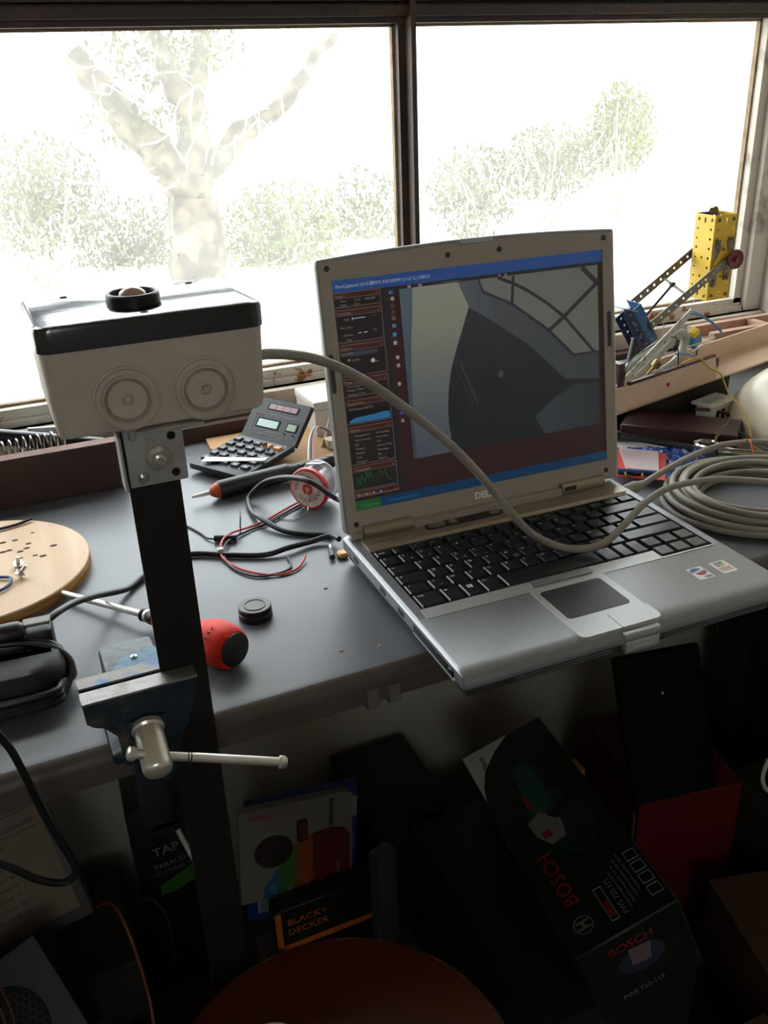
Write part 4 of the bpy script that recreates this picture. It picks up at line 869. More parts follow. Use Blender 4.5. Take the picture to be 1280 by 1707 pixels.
for k in range(4): fm_(0.0265+k*0.0117, 0.0375+k*0.0117, 0.0420, 0.0490, 0.0010, 'solar_cell', mat('solar_cell_mauve', '#8a6468', 0.25))
fm_(0.016, 0.054, 0.0150, 0.0285, 0.0005, 'display_frame', M_hole); fm_(0.0185, 0.0520, 0.0165, 0.0265, 0.0009, 'display', mat('lcd_pale', '#a9bdb8', 0.2))
fm_(0.066, 0.084, 0.0165, 0.0285, 0.0005, 'display_frame', M_hole); fm_(0.0675, 0.0815, 0.0180, 0.0270, 0.0009, 'display', mat('lcd_green', '#8f9f8c', 0.2))
wl = mat('calc_line', '#8d9298', 0.6)
for q_ in ((0.010, 0.087, 0.0105, 0.0109), (0.010, 0.087, 0.0345, 0.0349), (0.010, 0.0104, 0.0105, 0.0349), (0.0866, 0.087, 0.0105, 0.0349)): fm_(*q_, 0.0004, 'frame_line', wl)
text('lettering', 'ibico', 0.0050, MFl.inverted() @ MFl @ T(0.013, 0.0305, 0.0005), mat('calc_red', '#9a4a3a', 0.6), fl)
text('lettering', 'SOLAR CURRENCY CONVERTER', 0.0026, T(0.030, 0.0315, 0.0005), wl, fl); text('lettering', 'EURO CONVERTER 2002', 0.0026, T(0.012, 0.0055, 0.0005), wl, fl); text('lettering', 'SELECT   SET', 0.0026, T(0.062, 0.0055, 0.0005), wl, fl)
for x in (0.067, 0.081): MB().cyl(0.0012, 0, 0.0012, 8, T(x, 0.0125, 0)).build('selector_dot', M_hole, fl)
tp = MB().add([(0.018, 0.004, 0.0124), (0.0895, 0.040, 0.0124), (0.0880, 0.0490, 0.0130), (0.0800, 0.0440, 0.0124), (0.0150, 0.0160, 0.0126), (0.018, 0.004, 0.0120), (0.0895, 0.040, 0.0120), (0.0880, 0.0490, 0.0126), (0.0800, 0.0440, 0.0120), (0.0150, 0.0160, 0.0122)], [(0,1,2,3,4),(9,8,7,6,5),(0,5,6,1),(1,6,7,2),(2,7,8,3),(3,8,9,4),(4,9,5,0)])
tag(tp.build('tape_strip', mat('white_tape', '#dfe3e4', 0.6), None, cal.matrix_world.copy()), 'torn strip of white tape lying across the calculator keys', 'tape')
for i, (x, y, a_) in enumerate(((0.060, 0.074, 0.5), (0.073, 0.066, 1.4))):
    c_ = cal.matrix_world @ Vector((x, y, 0.0120)); rt = thing('resistor', ('small brown resistor standing on the calculator keys' if i == 0 else 'small brown resistor lying on the calculator beside the orange keys'), 'resistor', c_, (0, 0, a_), 'resistors on the calculator')
    MB().lathe([(0.0006, 0), (0.0018, 0.001), (0.0016, 0.004), (0.0018, 0.007), (0.0006, 0.008)], 12, T(-0.004, 0, 0.0018) @ E4(0, R(90), 0)).build('resistor_body', mat('resistor_brown', '#5d3a24', 0.6), rt)
    MB().rod((-0.007, 0, 0.0018), (0.007, 0, 0.0018), 0.0003, 6).build('lead', M_zincb, rt)

# --- white plastic box and connector behind the laptop lid
wx = thing('white_plastic_box', 'white plastic enclosure with a lid seam partly hidden behind the laptop', 'enclosure', (0.150, 0.625, 0.0045))
MB().frust(-0.050, 0.050, -0.035, 0.035, 0.0, 0.036, -0.002, -0.002).build('enclosure_body', mat('white_abs', '#cfcac2', 0.5), wx)
MB().rbox(-0.0535, 0.0535, -0.0385, 0.0385, 0.0365, 0.0480, 0.002, 2).build('enclosure_lid', mat('white_abs', '#cfcac2', 0.5), wx)
wc = thing('white_connector', 'small cream terminal block with wires behind the laptop edge', 'connector', (0.112, 0.545, 0.0045))
MB().rbox(-0.016, 0.020, -0.010, 0.010, 0.0, 0.0120, 0.0015, 1).build('block', mat('cream_block', '#cfc2ae', 0.5), wc)
MB().add([(-0.022, 0.004, 0.0), (-0.012, 0.014, 0.0), (-0.004, 0.016, 0.034), (-0.022, 0.005, 0.0005), (-0.012, 0.015, 0.0005), (-0.004, 0.017, 0.0345)], [(0,1,2),(5,4,3),(0,3,4,1),(1,4,5,2),(2,5,3,0)]).build('paper_flag', mat('white_paper', '#dedad2', 0.8), wc)
for k, c_ in enumerate(('#d8d4cf', '#1b1b1f', '#b9878c')):
    wb_ = MB().tube(cr([(-0.012+k*0.002, 0.004, 0.020), (-0.028+k*0.0022, 0.002, 0.030), (-0.044+k*0.0025, -0.020, 0.026), (-0.058+k*0.003, -0.052, 0.014), (-0.070+k*0.003, -0.085, 0.002)], 6), 0.0012, 8).build('wire', mat('ribbon' + c_, c_, 0.5), wc)
# crumbs on the bench
for i, (x, y, c_, lb_) in enumerate(((-0.0300, 0.215, '#6b4a35', 'dark brown solder crumb beside the lens cap'), (-0.0230, 0.1050, '#b39a72', 'pale chip in the bench top near the front edge'), (-0.0550, 0.1120, '#8f6a48', 'brown chip in the bench top near the front edge'))):
    tag(MB().lathe([(0.0016, 0), (0.0010, 0.0006), (0.0, 0.0007)], 7, T(x, y, 0) @ Matrix.Diagonal((1.4, 1, 1, 1))).build('crumb', mat('crumb' + c_, c_, 0.9)), lb_, 'crumb')
# ================================================================ RIGHT HALF OF THE BENCH TOP
# --- metal construction toy: yellow tower on hinged arms over a blue base
M_my = mat('yellow_tin', '#d9b22c', 0.4, 0.1, var=0.06, scale=60); M_mb = mat('blue_tin', '#1d4fae', 0.4, 0.1); M_mb2 = mat('steel_blue_tin', '#2b5a86', 0.45, 0.1, var=0.1, scale=50)
M_mn = mat('navy_tin', '#16264d', 0.45, 0.1); M_mg = mat('zinc_strip', '#7d756a', 0.45, 0.6, var=0.2, scale=60); M_brass = mat('aged_brass', '#7a6a45', 0.4, 0.8); M_whr = mat('maroon_wheel', '#6b2328', 0.45)
mec = thing('construction_toy', 'yellow perforated metal toy tower held on grey strip arms over a blue base', 'construction toy', (0.560, 0.50, 0.055))
TX, TY, TZ0, TZ1, TW = 0.657, 0.500, 0.1335, 0.2480, 0.038
def plate(x0, x1, z0, z1, holes, thick, M, slots=()):
    """flat plate in local x-z with round holes, built as a grid of cells round each hole"""
    m = MB(); xs = [x0, x1]; zs = [z0, z1]
    hs = [(hx_, hz_, 0.0019, 0.0019) for hx_, hz_ in holes] + [(sx_, sz_, 0.0017, 0.0042) for sx_, sz_ in slots]
    bm = bmesh.new()
    outer = [bm.verts.new((x, 0, z)) for x, z in ((x0, z0), (x1, z0), (x1, z1), (x0, z1))]
    edges = [bm.edges.new((outer[i], outer[(i+1) % 4])) for i in range(4)]
    for hx_, hz_, rx, rz in hs:
        ring = [bm.verts.new((hx_ + rx*math.cos(2*PI*k/8), 0, hz_ + rz*math.sin(2*PI*k/8))) for k in range(8)]
        edges += [bm.edges.new((ring[k], ring[(k+1) % 8])) for k in range(8)]
    bmesh.ops.triangle_fill(bm, use_beauty=True, use_dissolve=False, edges=edges)
    def inside(c): return any(((c.x-a)/rx)**2 + ((c.z-b_)/rz)**2 < 0.7 for a, b_, rx, rz in hs)
    bmesh.ops.delete(bm, geom=[f for f in bm.faces if inside(f.calc_center_median())], context='FACES')
    geo = bmesh.ops.extrude_face_region(bm, geom=bm.faces[:])
    bmesh.ops.translate(bm, verts=[q for q in geo['geom'] if isinstance(q, bmesh.types.BMVert)], vec=(0, thick, 0))
    bm.verts.index_update(); m.add([q.co for q in bm.verts], [[q.index for q in f.verts] for f in bm.faces], M); bm.free(); return m
H_ = TZ1-TZ0; n_ = 9; st = H_/n_
holes = [(-0.0125, TZ0+st*(k+0.5)) for k in range(1, n_-1)] + [(0.0125, TZ0+st*(k+0.5)) for k in range(1, n_-1)] + [(0, TZ0+st*4.5), (0, TZ0+st*2.5)]
slots = [(0.0, TZ0+st*0.6), (0.0, TZ1-st*0.6)]; endh = [(-0.0125, TZ0+st*0.5), (0.0125, TZ0+st*0.5), (-0.0125, TZ1-st*0.5), (0.0125, TZ1-st*0.5)]
wb(plate(-TW/2, TW/2, TZ0, TZ1, holes+endh, 0.0010, T(TX+TW/2, TY, 0), slots), 'yellow_plate', M_my, mec)                                   # faces the room
wb(plate(-TW/2, TW/2, TZ0, TZ1, holes+endh, 0.0010, T(TX, TY+TW/2, 0) @ E4(0, 0, R(90)), slots), 'yellow_plate', M_my, mec)                 # faces the laptop
wb(plate(-TW/2, TW/2, TZ0, TZ1, holes+endh, 0.0010, T(TX+TW/2, TY+TW, 0), slots), 'blue_plate', M_mb, mec)
wb(plate(-TW/2, TW/2, TZ0, TZ1, holes+endh, 0.0010, T(TX+TW, TY+TW/2, 0) @ E4(0, 0, R(90)), slots), 'yellow_plate', M_my, mec)
def bolt(p, d, r=0.0028):
    Mq = Matrix.Translation(p) @ Vector(d).to_track_quat('Z', 'Y').to_matrix().to_4x4()
    wb(MB().lathe([(r, 0), (r, 0.0008), (r*0.6, 0.0018), (0, 0.002)], 10, Mq), 'toy_bolt', M_brass, mec)
for x, z in ((TX+0.0065, TZ1-st*0.5), (TX+TW-0.0065, TZ1-st*0.5), (TX+0.0065, TZ0+st*0.5), (TX+TW-0.0065, TZ0+st*0.5), (TX+0.0065, TZ0+st*1.6)): bolt((x, TY, z), (0, -1, 0))
for y, z in ((TY+0.0065, TZ1-st*0.5), (TY+TW-0.0065, TZ1-st*0.5), (TY+0.0065, TZ0+st*0.5)): bolt((TX, y, z), (-1, 0, 0))
bolt((TX+0.030, TY+TW-0.003, TZ1+0.002), (0, -1, 0.3), 0.0048); bolt((TX+0.024, TY+TW-0.003, TZ1+0.001), (-0.5, -1, 0.3), 0.0045)
# fish plates and wheel on the room side
def strip(pa_, pb_, w_, m, name, y0, th_=0.0012, pitch=0.0127):
    a_ = Vector(pa_); b_ = Vector(pb_); d_ = b_-a_; L_ = d_.length; u_ = d_.normalized()
    n__ = max(1, int(L_/pitch)); hs_ = [(-L_/2 + L_*(k+0.5)/n__, 0) for k in range(n__)]
    Mx = axes((a_+b_)/2, u_, (0, 1, 0), u_.cross(Vector((0, 1, 0))))
    return wb(plate(-L_/2, L_/2, -w_/2, w_/2, hs_, th_, Mx), name, m, mec)
strip((TX+0.006, TY-0.0022, 0.1905), (TX+0.006, TY-0.0022, 0.2150), 0.011, M_mg, 'fish_plate', 0)
strip((TX+0.030, TY-0.0022, 0.2000), (TX+0.030, TY-0.0022, 0.2180), 0.010, M_mg, 'fish_plate', 0)
strip((TX+0.0055, TY-0.0022, 0.1530), (TX+0.0055, TY-0.0022, 0.1700), 0.010, M_mg, 'fish_plate', 0)
strip((TX+0.028, TY-0.0022, 0.1600), (TX+0.028, TY-0.0022, 0.1750), 0.010, M_mg, 'fish_plate', 0)
wb(MB().prism([(TX+0.002, 0.183), (TX+0.014, 0.207), (TX+0.020, 0.207), (TX+0.030, 0.192), (TX+0.020, 0.178)], -TY+0.0014, -TY+0.0030, XZ) if False else MB().prism([(TX+0.002, 0.183), (TX+0.014, 0.207), (TX+0.020, 0.207), (TX+0.030, 0.192), (TX+0.020, 0.178)], -(TY-0.0022), -(TY-0.0034), XZ), 'gusset_plate', M_my, mec)
for x, z in ((TX+0.006, 0.211), (TX+0.030, 0.215), (TX+0.0055, 0.1570), (TX+0.028, 0.164), (TX+0.016, 0.203)): bolt((x, TY-0.0034, z), (0, -1, 0), 0.0026)
wh = Vector((0.6905, TY-0.010, 0.1885)); Mw = T(*wh) @ FY
wl_ = wb(MB().lathe([(0.0030, -0.002), (0.0130, -0.0015), (0.0135, 0.0), (0.0128, 0.0018), (0.0110, 0.0005), (0.0040, 0.0004), (0.0036, 0.0030), (0.0, 0.0030)], 32, Mw), 'wheel', M_whr, mec)
wb(MB().rod(wh + Vector((0, -0.004, 0)), wh + Vector((0, 0.055, 0)), 0.0020, 10), 'axle', M_brass, mec)
# arms
A2a, A2b = (0.6860, TY-0.0070, 0.1905), (0.5560, TY-0.0070, 0.1120); A1a, A1b = (0.6900, TY+TW+0.004, 0.2120), (0.5600, TY+TW+0.004, 0.1320)
strip(A2a, A2b, 0.0115, M_mg, 'arm_strip', 0); strip(A1a, A1b, 0.0115, M_mg, 'arm_strip', 0)
mid = lambda a_, b_, t: Vector(a_).lerp(Vector(b_), t)
wb(MB().rod(mid(A2a, A2b, 0.55), mid(A1a, A1b, 0.60), 0.0015, 8), 'cross_rod', M_mg, mec)
wb(MB().rod(mid(mid(A2a, A2b, 0.55), mid(A1a, A1b, 0.60), 0.6), (0.556, TY+0.020, 0.108), 0.0016, 8), 'push_rod', M_post, mec)
wb(MB().rbox(-0.003, 0.003, -0.003, 0.003, -0.003, 0.003, 0.0005, 1, Matrix.Translation(mid(mid(A2a, A2b, 0.55), mid(A1a, A1b, 0.60), 0.6))), 'coupling', M_blk, mec)
# turntable disc and blue girders
Mtb = T(0.553, TY+0.015, 0.112) @ E4(R(0), R(58), 0)
wb(MB().lathe([(0.0270, -0.001), (0.0275, 0.0), (0.0270, 0.002), (0.0, 0.002)], 36, Mtb), 'turntable', M_dk, mec)
gu = Vector((0.558, 0, -0.830)).normalized()
def girder(c0, wid, L, m, nm, yy):
    c0 = Vector(c0); Mx = axes(c0, gu, (0, 1, 0), gu.cross(Vector((0, 1, 0))))
    g_ = plate(-L/2, L/2, -wid/2, wid/2, [(-L/2+L*(k+0.5)/5, 0) for k in range(5)], 0.0012, Mx); return wb(g_, nm, m, mec)
girder((0.5300, TY-0.012, 0.1120), 0.016, 0.066, M_mn, 'girder', 0)
girder((0.5440, TY-0.010, 0.1160), 0.018, 0.062, M_mb2, 'girder', 0)
wb(MB().rbox(-0.031, 0.031, 0, 0.030, -0.0012, 0.0, 0.0004, 1, axes((0.5440, TY-0.010, 0.1160), gu, (0, 1, 0), gu.cross(Vector((0, 1, 0)))) @ T(0, 0, 0.009)), 'girder_flange', M_mb2, mec)
wb(MB().rbox(0.503, 0.530, TY-0.013, TY+0.016, 0.1395, 0.1410, 0.0004, 1, T(0.5165, 0, 0.1400) @ E4(0, R(15), 0) @ T(-0.5165, 0, -0.1400)), 'girder_end', mat('pale_blue_tin', '#5e8fbd', 0.4), mec)
girder((0.5390, TY+0.018, 0.1020), 0.016, 0.060, M_mn, 'girder', 0)
wb(MB().rod((0.5360, TY-0.004, 0.098), (0.5200, TY-0.012, 0.052), 0.0060, 10), 'stand', M_blk, mec)
wb(MB().rod((0.5500, TY+0.012, 0.092), (0.5560, TY+0.010, 0.052), 0.0050, 10), 'stand', M_blk, mec)
for k in range(5): bolt((0.5150+k*0.0100, TY-0.014, 0.1340-k*0.0140), (0, -1, 0), 0.0022)
# string
wb(MB().tube(cr([mid(A1a, A1b, 0.18), (0.640, TY+0.02, 0.170), (0.632, TY-0.005, 0.150), (0.615, TY-0.012, 0.125), (0.600, TY-0.020, 0.105), (0.592, TY-0.02, 0.095)], 6), 0.0004, 5), 'thread', mat('thread_white', '#d8d3ca', 0.8), mec)
wb(MB().tube(cr([mid(A2a, A2b, 0.35), (0.585, TY, 0.130), (0.575, TY-0.012, 0.112), (0.570, TY-0.018, 0.098), (0.560, TY-0.02, 0.086)], 6), 0.0006, 5), 'thread', mat('thread_white', '#d8d3ca', 0.8), mec)

# --- added block that carries the tray, coloured dark for the shadow beneath it
tag(MB().rbox(0.430, 0.660, 0.440, 0.560, 0.0, 0.0480, 0.002, 1).build('tray_shade_block', mat('dark_card', '#2e241f', 0.8, var=0.2, scale=20)), 'low added block under the cream plastic tray, coloured dark as its shadow', 'box')
# --- cream plastic tray (old equipment housing), tilted and full of wires
M_cream = mat('cream_plastic', '#cfb096', 0.45, var=0.04, scale=20); M_trim = mat('maroon_trim', '#3f1d20', 0.45)
tu = Vector((0.976, 0.208, 0.022)).normalized(); tvv = Vector((-0.205, 0.972, 0.0)).normalized(); twz = tu.cross(tvv)
MT = axes((0.352, 0.350, 0.0485), tu, tvv, twz)
tray = thing('plastic_tray', 'cream plastic housing tray with maroon trim full of wires behind the laptop', 'tray', (0.352, 0.350, 0.0485)); tray.matrix_world = MT
MB().box(0.0, 0.47, 0.0, 0.060, 0.0, 0.0025).build('tray_floor', M_cream, tray)
MB().add([(0,0,0),(0.252,0,0),(0.243,0,0.0360),(0,0,0.0330),(0,0.0028,0),(0.252,0.0028,0),(0.243,0.0028,0.0360),(0,0.0028,0.0330)], [(0,1,2,3),(7,6,5,4),(0,4,5,1),(1,5,6,2),(2,6,7,3),(3,7,4,0)]).build('front_wall', M_cream, tray)
MB().box(0.075, 0.243, -0.0006, 0.0034, 0.0335, 0.0372).build('trim_strip', M_trim, tray)
MB().box(0.0, 0.47, 0.0572, 0.0600, 0.0, 0.0270).build('back_wall', M_cream, tray)
MB().box(0.0, 0.003, 0.0, 0.060, 0.0, 0.027).build('end_wall', M_cream, tray)
MB().rbox(0.060, 0.072, 0.004, 0.030, 0.030, 0.062, 0.001, 1).build('corner_block', M_trim, tray)
MB().lathe([(0.0028, 0), (0.0026, 0.0012), (0.0, 0.0024)], 12, T(0.150, 0.0, 0.0175) @ E4(R(90), 0, 0)).build('red_stud', mat('red_stud', '#c01f1c', 0.4), tray)
MB().lathe([(0.0022, 0), (0.0022, 0.0004), (0.0, 0.0006)], 12, T(0.122, 0.0, 0.0135) @ E4(R(90), 0, 0)).build('screw_hole', mat('pale_hole', '#d8cdbd', 0.6), tray)
def looseT(name, pts, r, c, label, cat='wire', n=6):
    o = MB().tube(cr([MT @ Vector(q) for q in pts], 6), r, n+2).build(name, mat('lead_' + c, c, 0.5)); return tag(o, label, cat)
# contents of the tray
looseT('hose', [(0.050, 0.030, 0.012), (0.120, 0.034, 0.024), (0.180, 0.040, 0.044), (0.215, 0.044, 0.060), (0.238, 0.046, 0.054), (0.236, 0.046, 0.036), (0.205, 0.036, 0.024), (0.150, 0.034, 0.016), (0.080, 0.032, 0.010)], 0.0062, '#9a9a8e', 'thick grey cable folded in the cream tray', 'cable')
looseT('hose', [(0.060, 0.046, 0.010), (0.120, 0.047, 0.030), (0.180, 0.048, 0.050), (0.215, 0.049, 0.046)], 0.0055, '#8f917f', 'grey-green cable lying at the back of the cream tray', 'cable')
looseT('blue_wire', [(0.226, 0.050, 0.050), (0.240, 0.054, 0.072), (0.262, 0.052, 0.078), (0.288, 0.044, 0.064), (0.304, 0.036, 0.048)], 0.0017, '#4f87b8', 'blue wire arching over the cream tray')
looseT('blue_wire', [(0.200, 0.030, 0.040), (0.222, 0.024, 0.036), (0.240, 0.018, 0.024), (0.262, 0.014, 0.016)], 0.0014, '#5f97b8', 'short blue wire end inside the cream tray')
looseT('white_wire', [(0.230, 0.036, 0.042), (0.255, 0.030, 0.044), (0.280, 0.030, 0.046), (0.285, 0.034, 0.042), (0.262, 0.034, 0.038), (0.236, 0.030, 0.036)], 0.0009, '#d2cfc2', 'loop of thin white wire in the cream tray')
looseT('black_wire', [(0.060, -0.004, 0.040), (0.085, 0.010, 0.058), (0.130, 0.012, 0.070), (0.165, 0.008, 0.074), (0.172, 0.006, 0.058), (0.173, 0.004, 0.034)], 0.0008, '#17171a', 'thin black wire bent over the tray wall')
yw = MB().tube(cr([MT @ Vector((0.176, 0.002, 0.038)), MT @ Vector((0.195, -0.002, 0.042)), MT @ Vector((0.206, -0.004, 0.040)), MT @ Vector((0.225, -0.006, 0.024)), MT @ Vector((0.248, -0.008, 0.010)), (0.592, 0.372, 0.046), (0.585, 0.340, 0.034), (0.572, 0.310, 0.020), (0.563, 0.292, 0.0060), (0.566, 0.280, 0.0016)], 7), 0.0011, 8).build('yellow_wire', mat('yellow_wire', '#d3a93a', 0.5))
tag(yw, 'yellow wire hanging from the tray down past the white dome', 'wire')
# perforated board strip leaning in the tray
pbd = thing('perforated_board', 'long white perforated circuit board strip leaning across the tray', 'circuit board', (0.390, 0.3665, 0.052))
pa_ = Vector((0.3900, 0.3665, 0.0640)); pb_ = Vector((0.5330, 0.3900, 0.1520)); pu = (pb_-pa_).normalized(); pv_ = Vector((-0.50, -0.15, 0.80)); pn = pu.cross(pv_).normalized(); pv_ = pn.cross(pu)
MPB = T(*(-pbd.location)) @ axes(pa_, pu, pv_, pn); LP = (pb_-pa_).length
MB().prism([(0, 0), (LP-0.010, 0), (LP, 0.0075), (LP, 0.0098), (0, 0.0098)], 0, 0.0016).build('board', mat('white_phenolic', '#d6d2c2', 0.5, scale=160, col2='#8f8d80', lo=0.58, hi=0.64), pbd, MPB)
dots = MB()
for i in range(62):
    for j in range(3):
        dots.prism([(0.004+i*0.0026 + 0.0008*math.cos(R(90*k)), 0.0020+j*0.0029 + 0.0008*math.sin(R(90*k))) for k in range(4)], 0.0016, 0.0017)
do = dots.build('solder_holes', mat('solder_hole_grey', '#55534c', 0.6), pbd, MPB); do['kind'] = 'stuff'
# small components by the strip
def comp(name, m, loc, rot, label, cat='component', parts=()):
    t = thing(name, label, cat, loc, rot)
    for nm, mb, mm in parts: mb.build(nm, mm, t)
    return t
comp('servo_motor', None, (0.607, 0.462, 0.1000), (0.2, -0.5, 0.2), 'tiny blue servo motor with a yellow cap above the tray', 'servo', (('motor_case', MB().rbox(-0.009, 0.009, -0.005, 0.005, -0.018, 0.0, 0.001, 1), mat('cyan_case', '#2f7fa6', 0.4)), ('yellow_cap', MB().rbox(-0.006, 0.006, -0.005, 0.005, 0.0, 0.009, 0.001, 1), mat('yellow_cap', '#e0c020', 0.4)), ('lead', MB().tube(cr([(0, 0, -0.018), (-0.004, -0.006, -0.026), (-0.010, -0.004, -0.034), (-0.02, 0.0, -0.048)], 5), 0.0011, 7), mat('lead_#4f87b8', '#4f87b8', 0.5))))
comp('brass_knob', None, tuple(MT @ Vector((0.138, 0.0140, 0.0400))), (0.3, 0.6, 0), 'small brass knob among the wires in the tray', 'knob', (('knob_body', MB().lathe([(0.005, 0), (0.0058, 0.002), (0.0058, 0.008), (0.004, 0.010), (0.0, 0.010)], 16), M_brass), ('shaft', MB().cyl(0.002, -0.012, 0.0, 10), M_brass)))
comp('terminal', None, tuple(MT @ Vector((0.275, 0.022, 0.0035))), (0, 0, 0.4), 'small maroon switch with wire tags in the tray', 'switch', (('switch_body', MB().rbox(-0.006, 0.006, -0.004, 0.004, 0.004, 0.016, 0.001, 1), mat('maroon_switch', '#4a1518', 0.5)), ('tag', MB().box(0.004, 0.005, -0.003, 0.003, 0.0, 0.0040), M_zinc), ('tag', MB().box(-0.005, -0.004, -0.003, 0.003, 0.0, 0.0040), M_zinc)))
# terracotta hollow block behind
tbk = thing('hollow_block', 'pinkish hollow clay block at the wall behind the tray', 'clay block', (0.820, 0.600, 0.0))
M_clay = mat('pink_clay', '#a2816f', 0.9, var=0.15, scale=40, bump=0.3)
MB().box(-0.075, 0.110, -0.03, 0.03, 0.0, 0.044).build('block_body', M_clay, tbk); MB().box(-0.075, 0.110, -0.03, -0.018, 0.044, 0.060).build('block_rib', M_clay, tbk); MB().box(-0.075, 0.110, 0.018, 0.03, 0.044, 0.060).build('block_rib', M_clay, tbk)
MB().box(0.035, 0.050, -0.018, 0.018, 0.044, 0.058).build('block_rib', M_clay, tbk)
# --- white dome / cream bowl on the right
bw = MB(); BC = (0.712, 0.300)
bw.lathe([(0.135*math.cos(R(90*k/14)), 0.090*math.sin(R(90*k/14))) for k in range(14)] + [(0.0, 0.090)], 64, T(BC[0], BC[1], 0))
tag(bw.build('plastic_dome', mat('ivory_dome_plastic', '#d3c9b0', 0.35, var=0.05, scale=12)), 'smooth ivory plastic dome beyond the coiled grey cable', 'plastic cover')
# --- white mains socket plate under the tray
so = thing('socket_plate', 'white socket cover plate lying under the cream tray', 'socket plate', (0.592, 0.3960, 0.0), (0, 0, 0.25))
Mso = mat('socket_white', '#cfcabd', 0.45)
MB().rbox(-0.028, 0.028, -0.0165, 0.0165, 0.026, 0.0300, 0.001, 1).build('plate', Mso, so); MB().rbox(-0.018, 0.024, -0.0140, 0.0140, 0.0, 0.026, 0.001, 1).build('plate_back', Mso, so)
for x in (-0.010, 0.002): MB().box(x-0.003, x+0.003, -0.0146, -0.013, 0.006, 0.020).build('slot', M_hole, so)
MB().box(-0.022, 0.014, -0.008, 0.004, 0.0300, 0.0312).build('label_panel', mat('grey_label', '#a8a79e', 0.5), so)
# --- maroon box
tag(MB().rbox(-0.070, 0.072, -0.030, 0.034, 0.0, 0.0200, 0.0015, 1, T(0.5145, 0.3690, 0) @ E4(0, 0, R(-48.5))).build('maroon_case', mat('maroon_leatherette', '#3a1519', 0.5, var=0.1, scale=40)), 'flat maroon case lying beside the laptop under the tray', 'case')
w = MB().tube(cr([(0.560, 0.395, 0.022), (0.590, 0.380, 0.018), (0.615, 0.372, 0.006), (0.640, 0.3950, 0.046)][:3], 6), 0.0022, 8).build('red_cable', mat('dark_red_cable', '#5e1218', 0.45)); tag(w, 'dark red cable end under the socket plate', 'cable')
# --- long black tool with red handle
rt = thing('nut_driver', 'long black shafted tool with a red handle beside the maroon case', 'tool', (0.455, 0.365, 0.0))
wb(MB().rod((0.4190, 0.4180, 0.0092), (0.4340, 0.3960, 0.0092), 0.0090, 14), 'handle', mat('red_handle', '#b8201c', 0.4), rt)
wb(MB().rod((0.4340, 0.3960, 0.0092), (0.4880, 0.3120, 0.0085), 0.0042, 14), 'shaft', M_blk, rt)
cp = thing('chrome_fitting', 'small chrome clamp fitting by the red handled tool', 'fitting', (0.449, 0.406, 0.0))
MB().rbox(-0.012, 0.010, -0.004, 0.004, 0.0, 0.007, 0.0015, 1).build('clamp_body', M_chr, cp); MB().lathe([(0.002, 0), (0.004, 0.001), (0.004, 0.004), (0.002, 0.005)], 12, T(0.012, 0, 0.004) @ E4(0, R(90), 0)).build('clamp_screw', M_chr, cp); MB().rod((-0.012, 0.0, 0.004), (-0.020, 0.004, 0.009), 0.0022, 8).build('clamp_arm', M_chr, cp)
# --- blue blister pack on white paper
tag(MB().prism([(0.395, 0.352), (0.430, 0.396), (0.470, 0.366), (0.494, 0.329), (0.470, 0.300), (0.43, 0.30)][::-1], 0.0, 0.0006).build('paper_sheet', mat('white_paper', '#dedad2', 0.8)), 'white paper lying under the blue bag', 'paper')
def crumple(name, quad, nx, ny, amp, z0, m, label, cat, seed=1):
    rg = random.Random(seed); mm = MB(); vs = []; q = [Vector((*p_, 0)) for p_ in quad]
    for i in range(nx+1):
        for j in range(ny+1):
            u, v = i/nx, j/ny; p_ = q[0].lerp(q[1], u).lerp(q[3].lerp(q[2], u), v)
            e_ = min(u, 1-u, v, 1-v); vs.append((p_.x + rg.uniform(-1, 1)*0.001, p_.y + rg.uniform(-1, 1)*0.001, z0 + rg.random()*amp*min(1, e_*6+0.15)))
    fs = [(i*(ny+1)+j, (i+1)*(ny+1)+j, (i+1)*(ny+1)+j+1, i*(ny+1)+j+1) for i in range(nx) for j in range(ny)]
    mm.add(vs, fs); o = mm.build(name, m); o.data.polygons.foreach_set('use_smooth', [False]*len(o.data.polygons))
    md = o.modifiers.new('thick', 'SOLIDIFY'); md.thickness = 0.0008; return tag(o, label, cat)
M_bag = mat('glossy_blue_bag', '#2a59b5', 0.12, scale=60, col2='#b5cdf0', lo=0.52, hi=0.64, spec=0.8, coat=0.6)  # pale patches paint bright reflections into the bag's colour
crumple('blue_bag', [(0.404, 0.258), (0.472, 0.268), (0.492, 0.330), (0.420, 0.372)], 16, 16, 0.008, 0.0012, M_bag, 'crumpled glossy blue plastic bag between the red card and the spanner', 'plastic bag', 4)
# --- red backed card of fuses
rc_ = thing('fuse_card', 'red backed blister card of fuses beside the laptop', 'blister pack', (0.398, 0.298, 0.0085))
Mrc = mat('orange_red_card', '#cf4a3c', 0.5)
qd = [(0.352, 0.286), (0.392, 0.2490), (0.447, 0.3130), (0.404, 0.352)]
wb(MB().prism(qd, 0.0090, 0.0100), 'card', Mrc, rc_)
bl = D.materials.new('milky_film'); bl.use_nodes = True; q = bl.node_tree.nodes['Principled BSDF']; q.inputs['Base Color'].default_value = (0.93, 0.80, 0.84, 1); q.inputs['Roughness'].default_value = 0.15; q.inputs['Alpha'].default_value = 0.75
q2 = [(0.366, 0.2800), (0.3900, 0.2600), (0.438, 0.318), (0.404, 0.349)]
wb(MB().prism([(0.372, 0.292), (0.398, 0.268), (0.436, 0.315), (0.404, 0.348)], 0.0100, 0.0135), 'film', bl, rc_)
for k, (a_, b_) in enumerate((((0.356, 0.291), (0.372, 0.277)), ((0.372, 0.277), (0.3905, 0.2620)))):
    wb(MB().rod((*a_, 0.0135), (*b_, 0.0135), 0.0033, 12), 'fuse', mat('navy_fuse', '#1f3a66', 0.3), rc_)
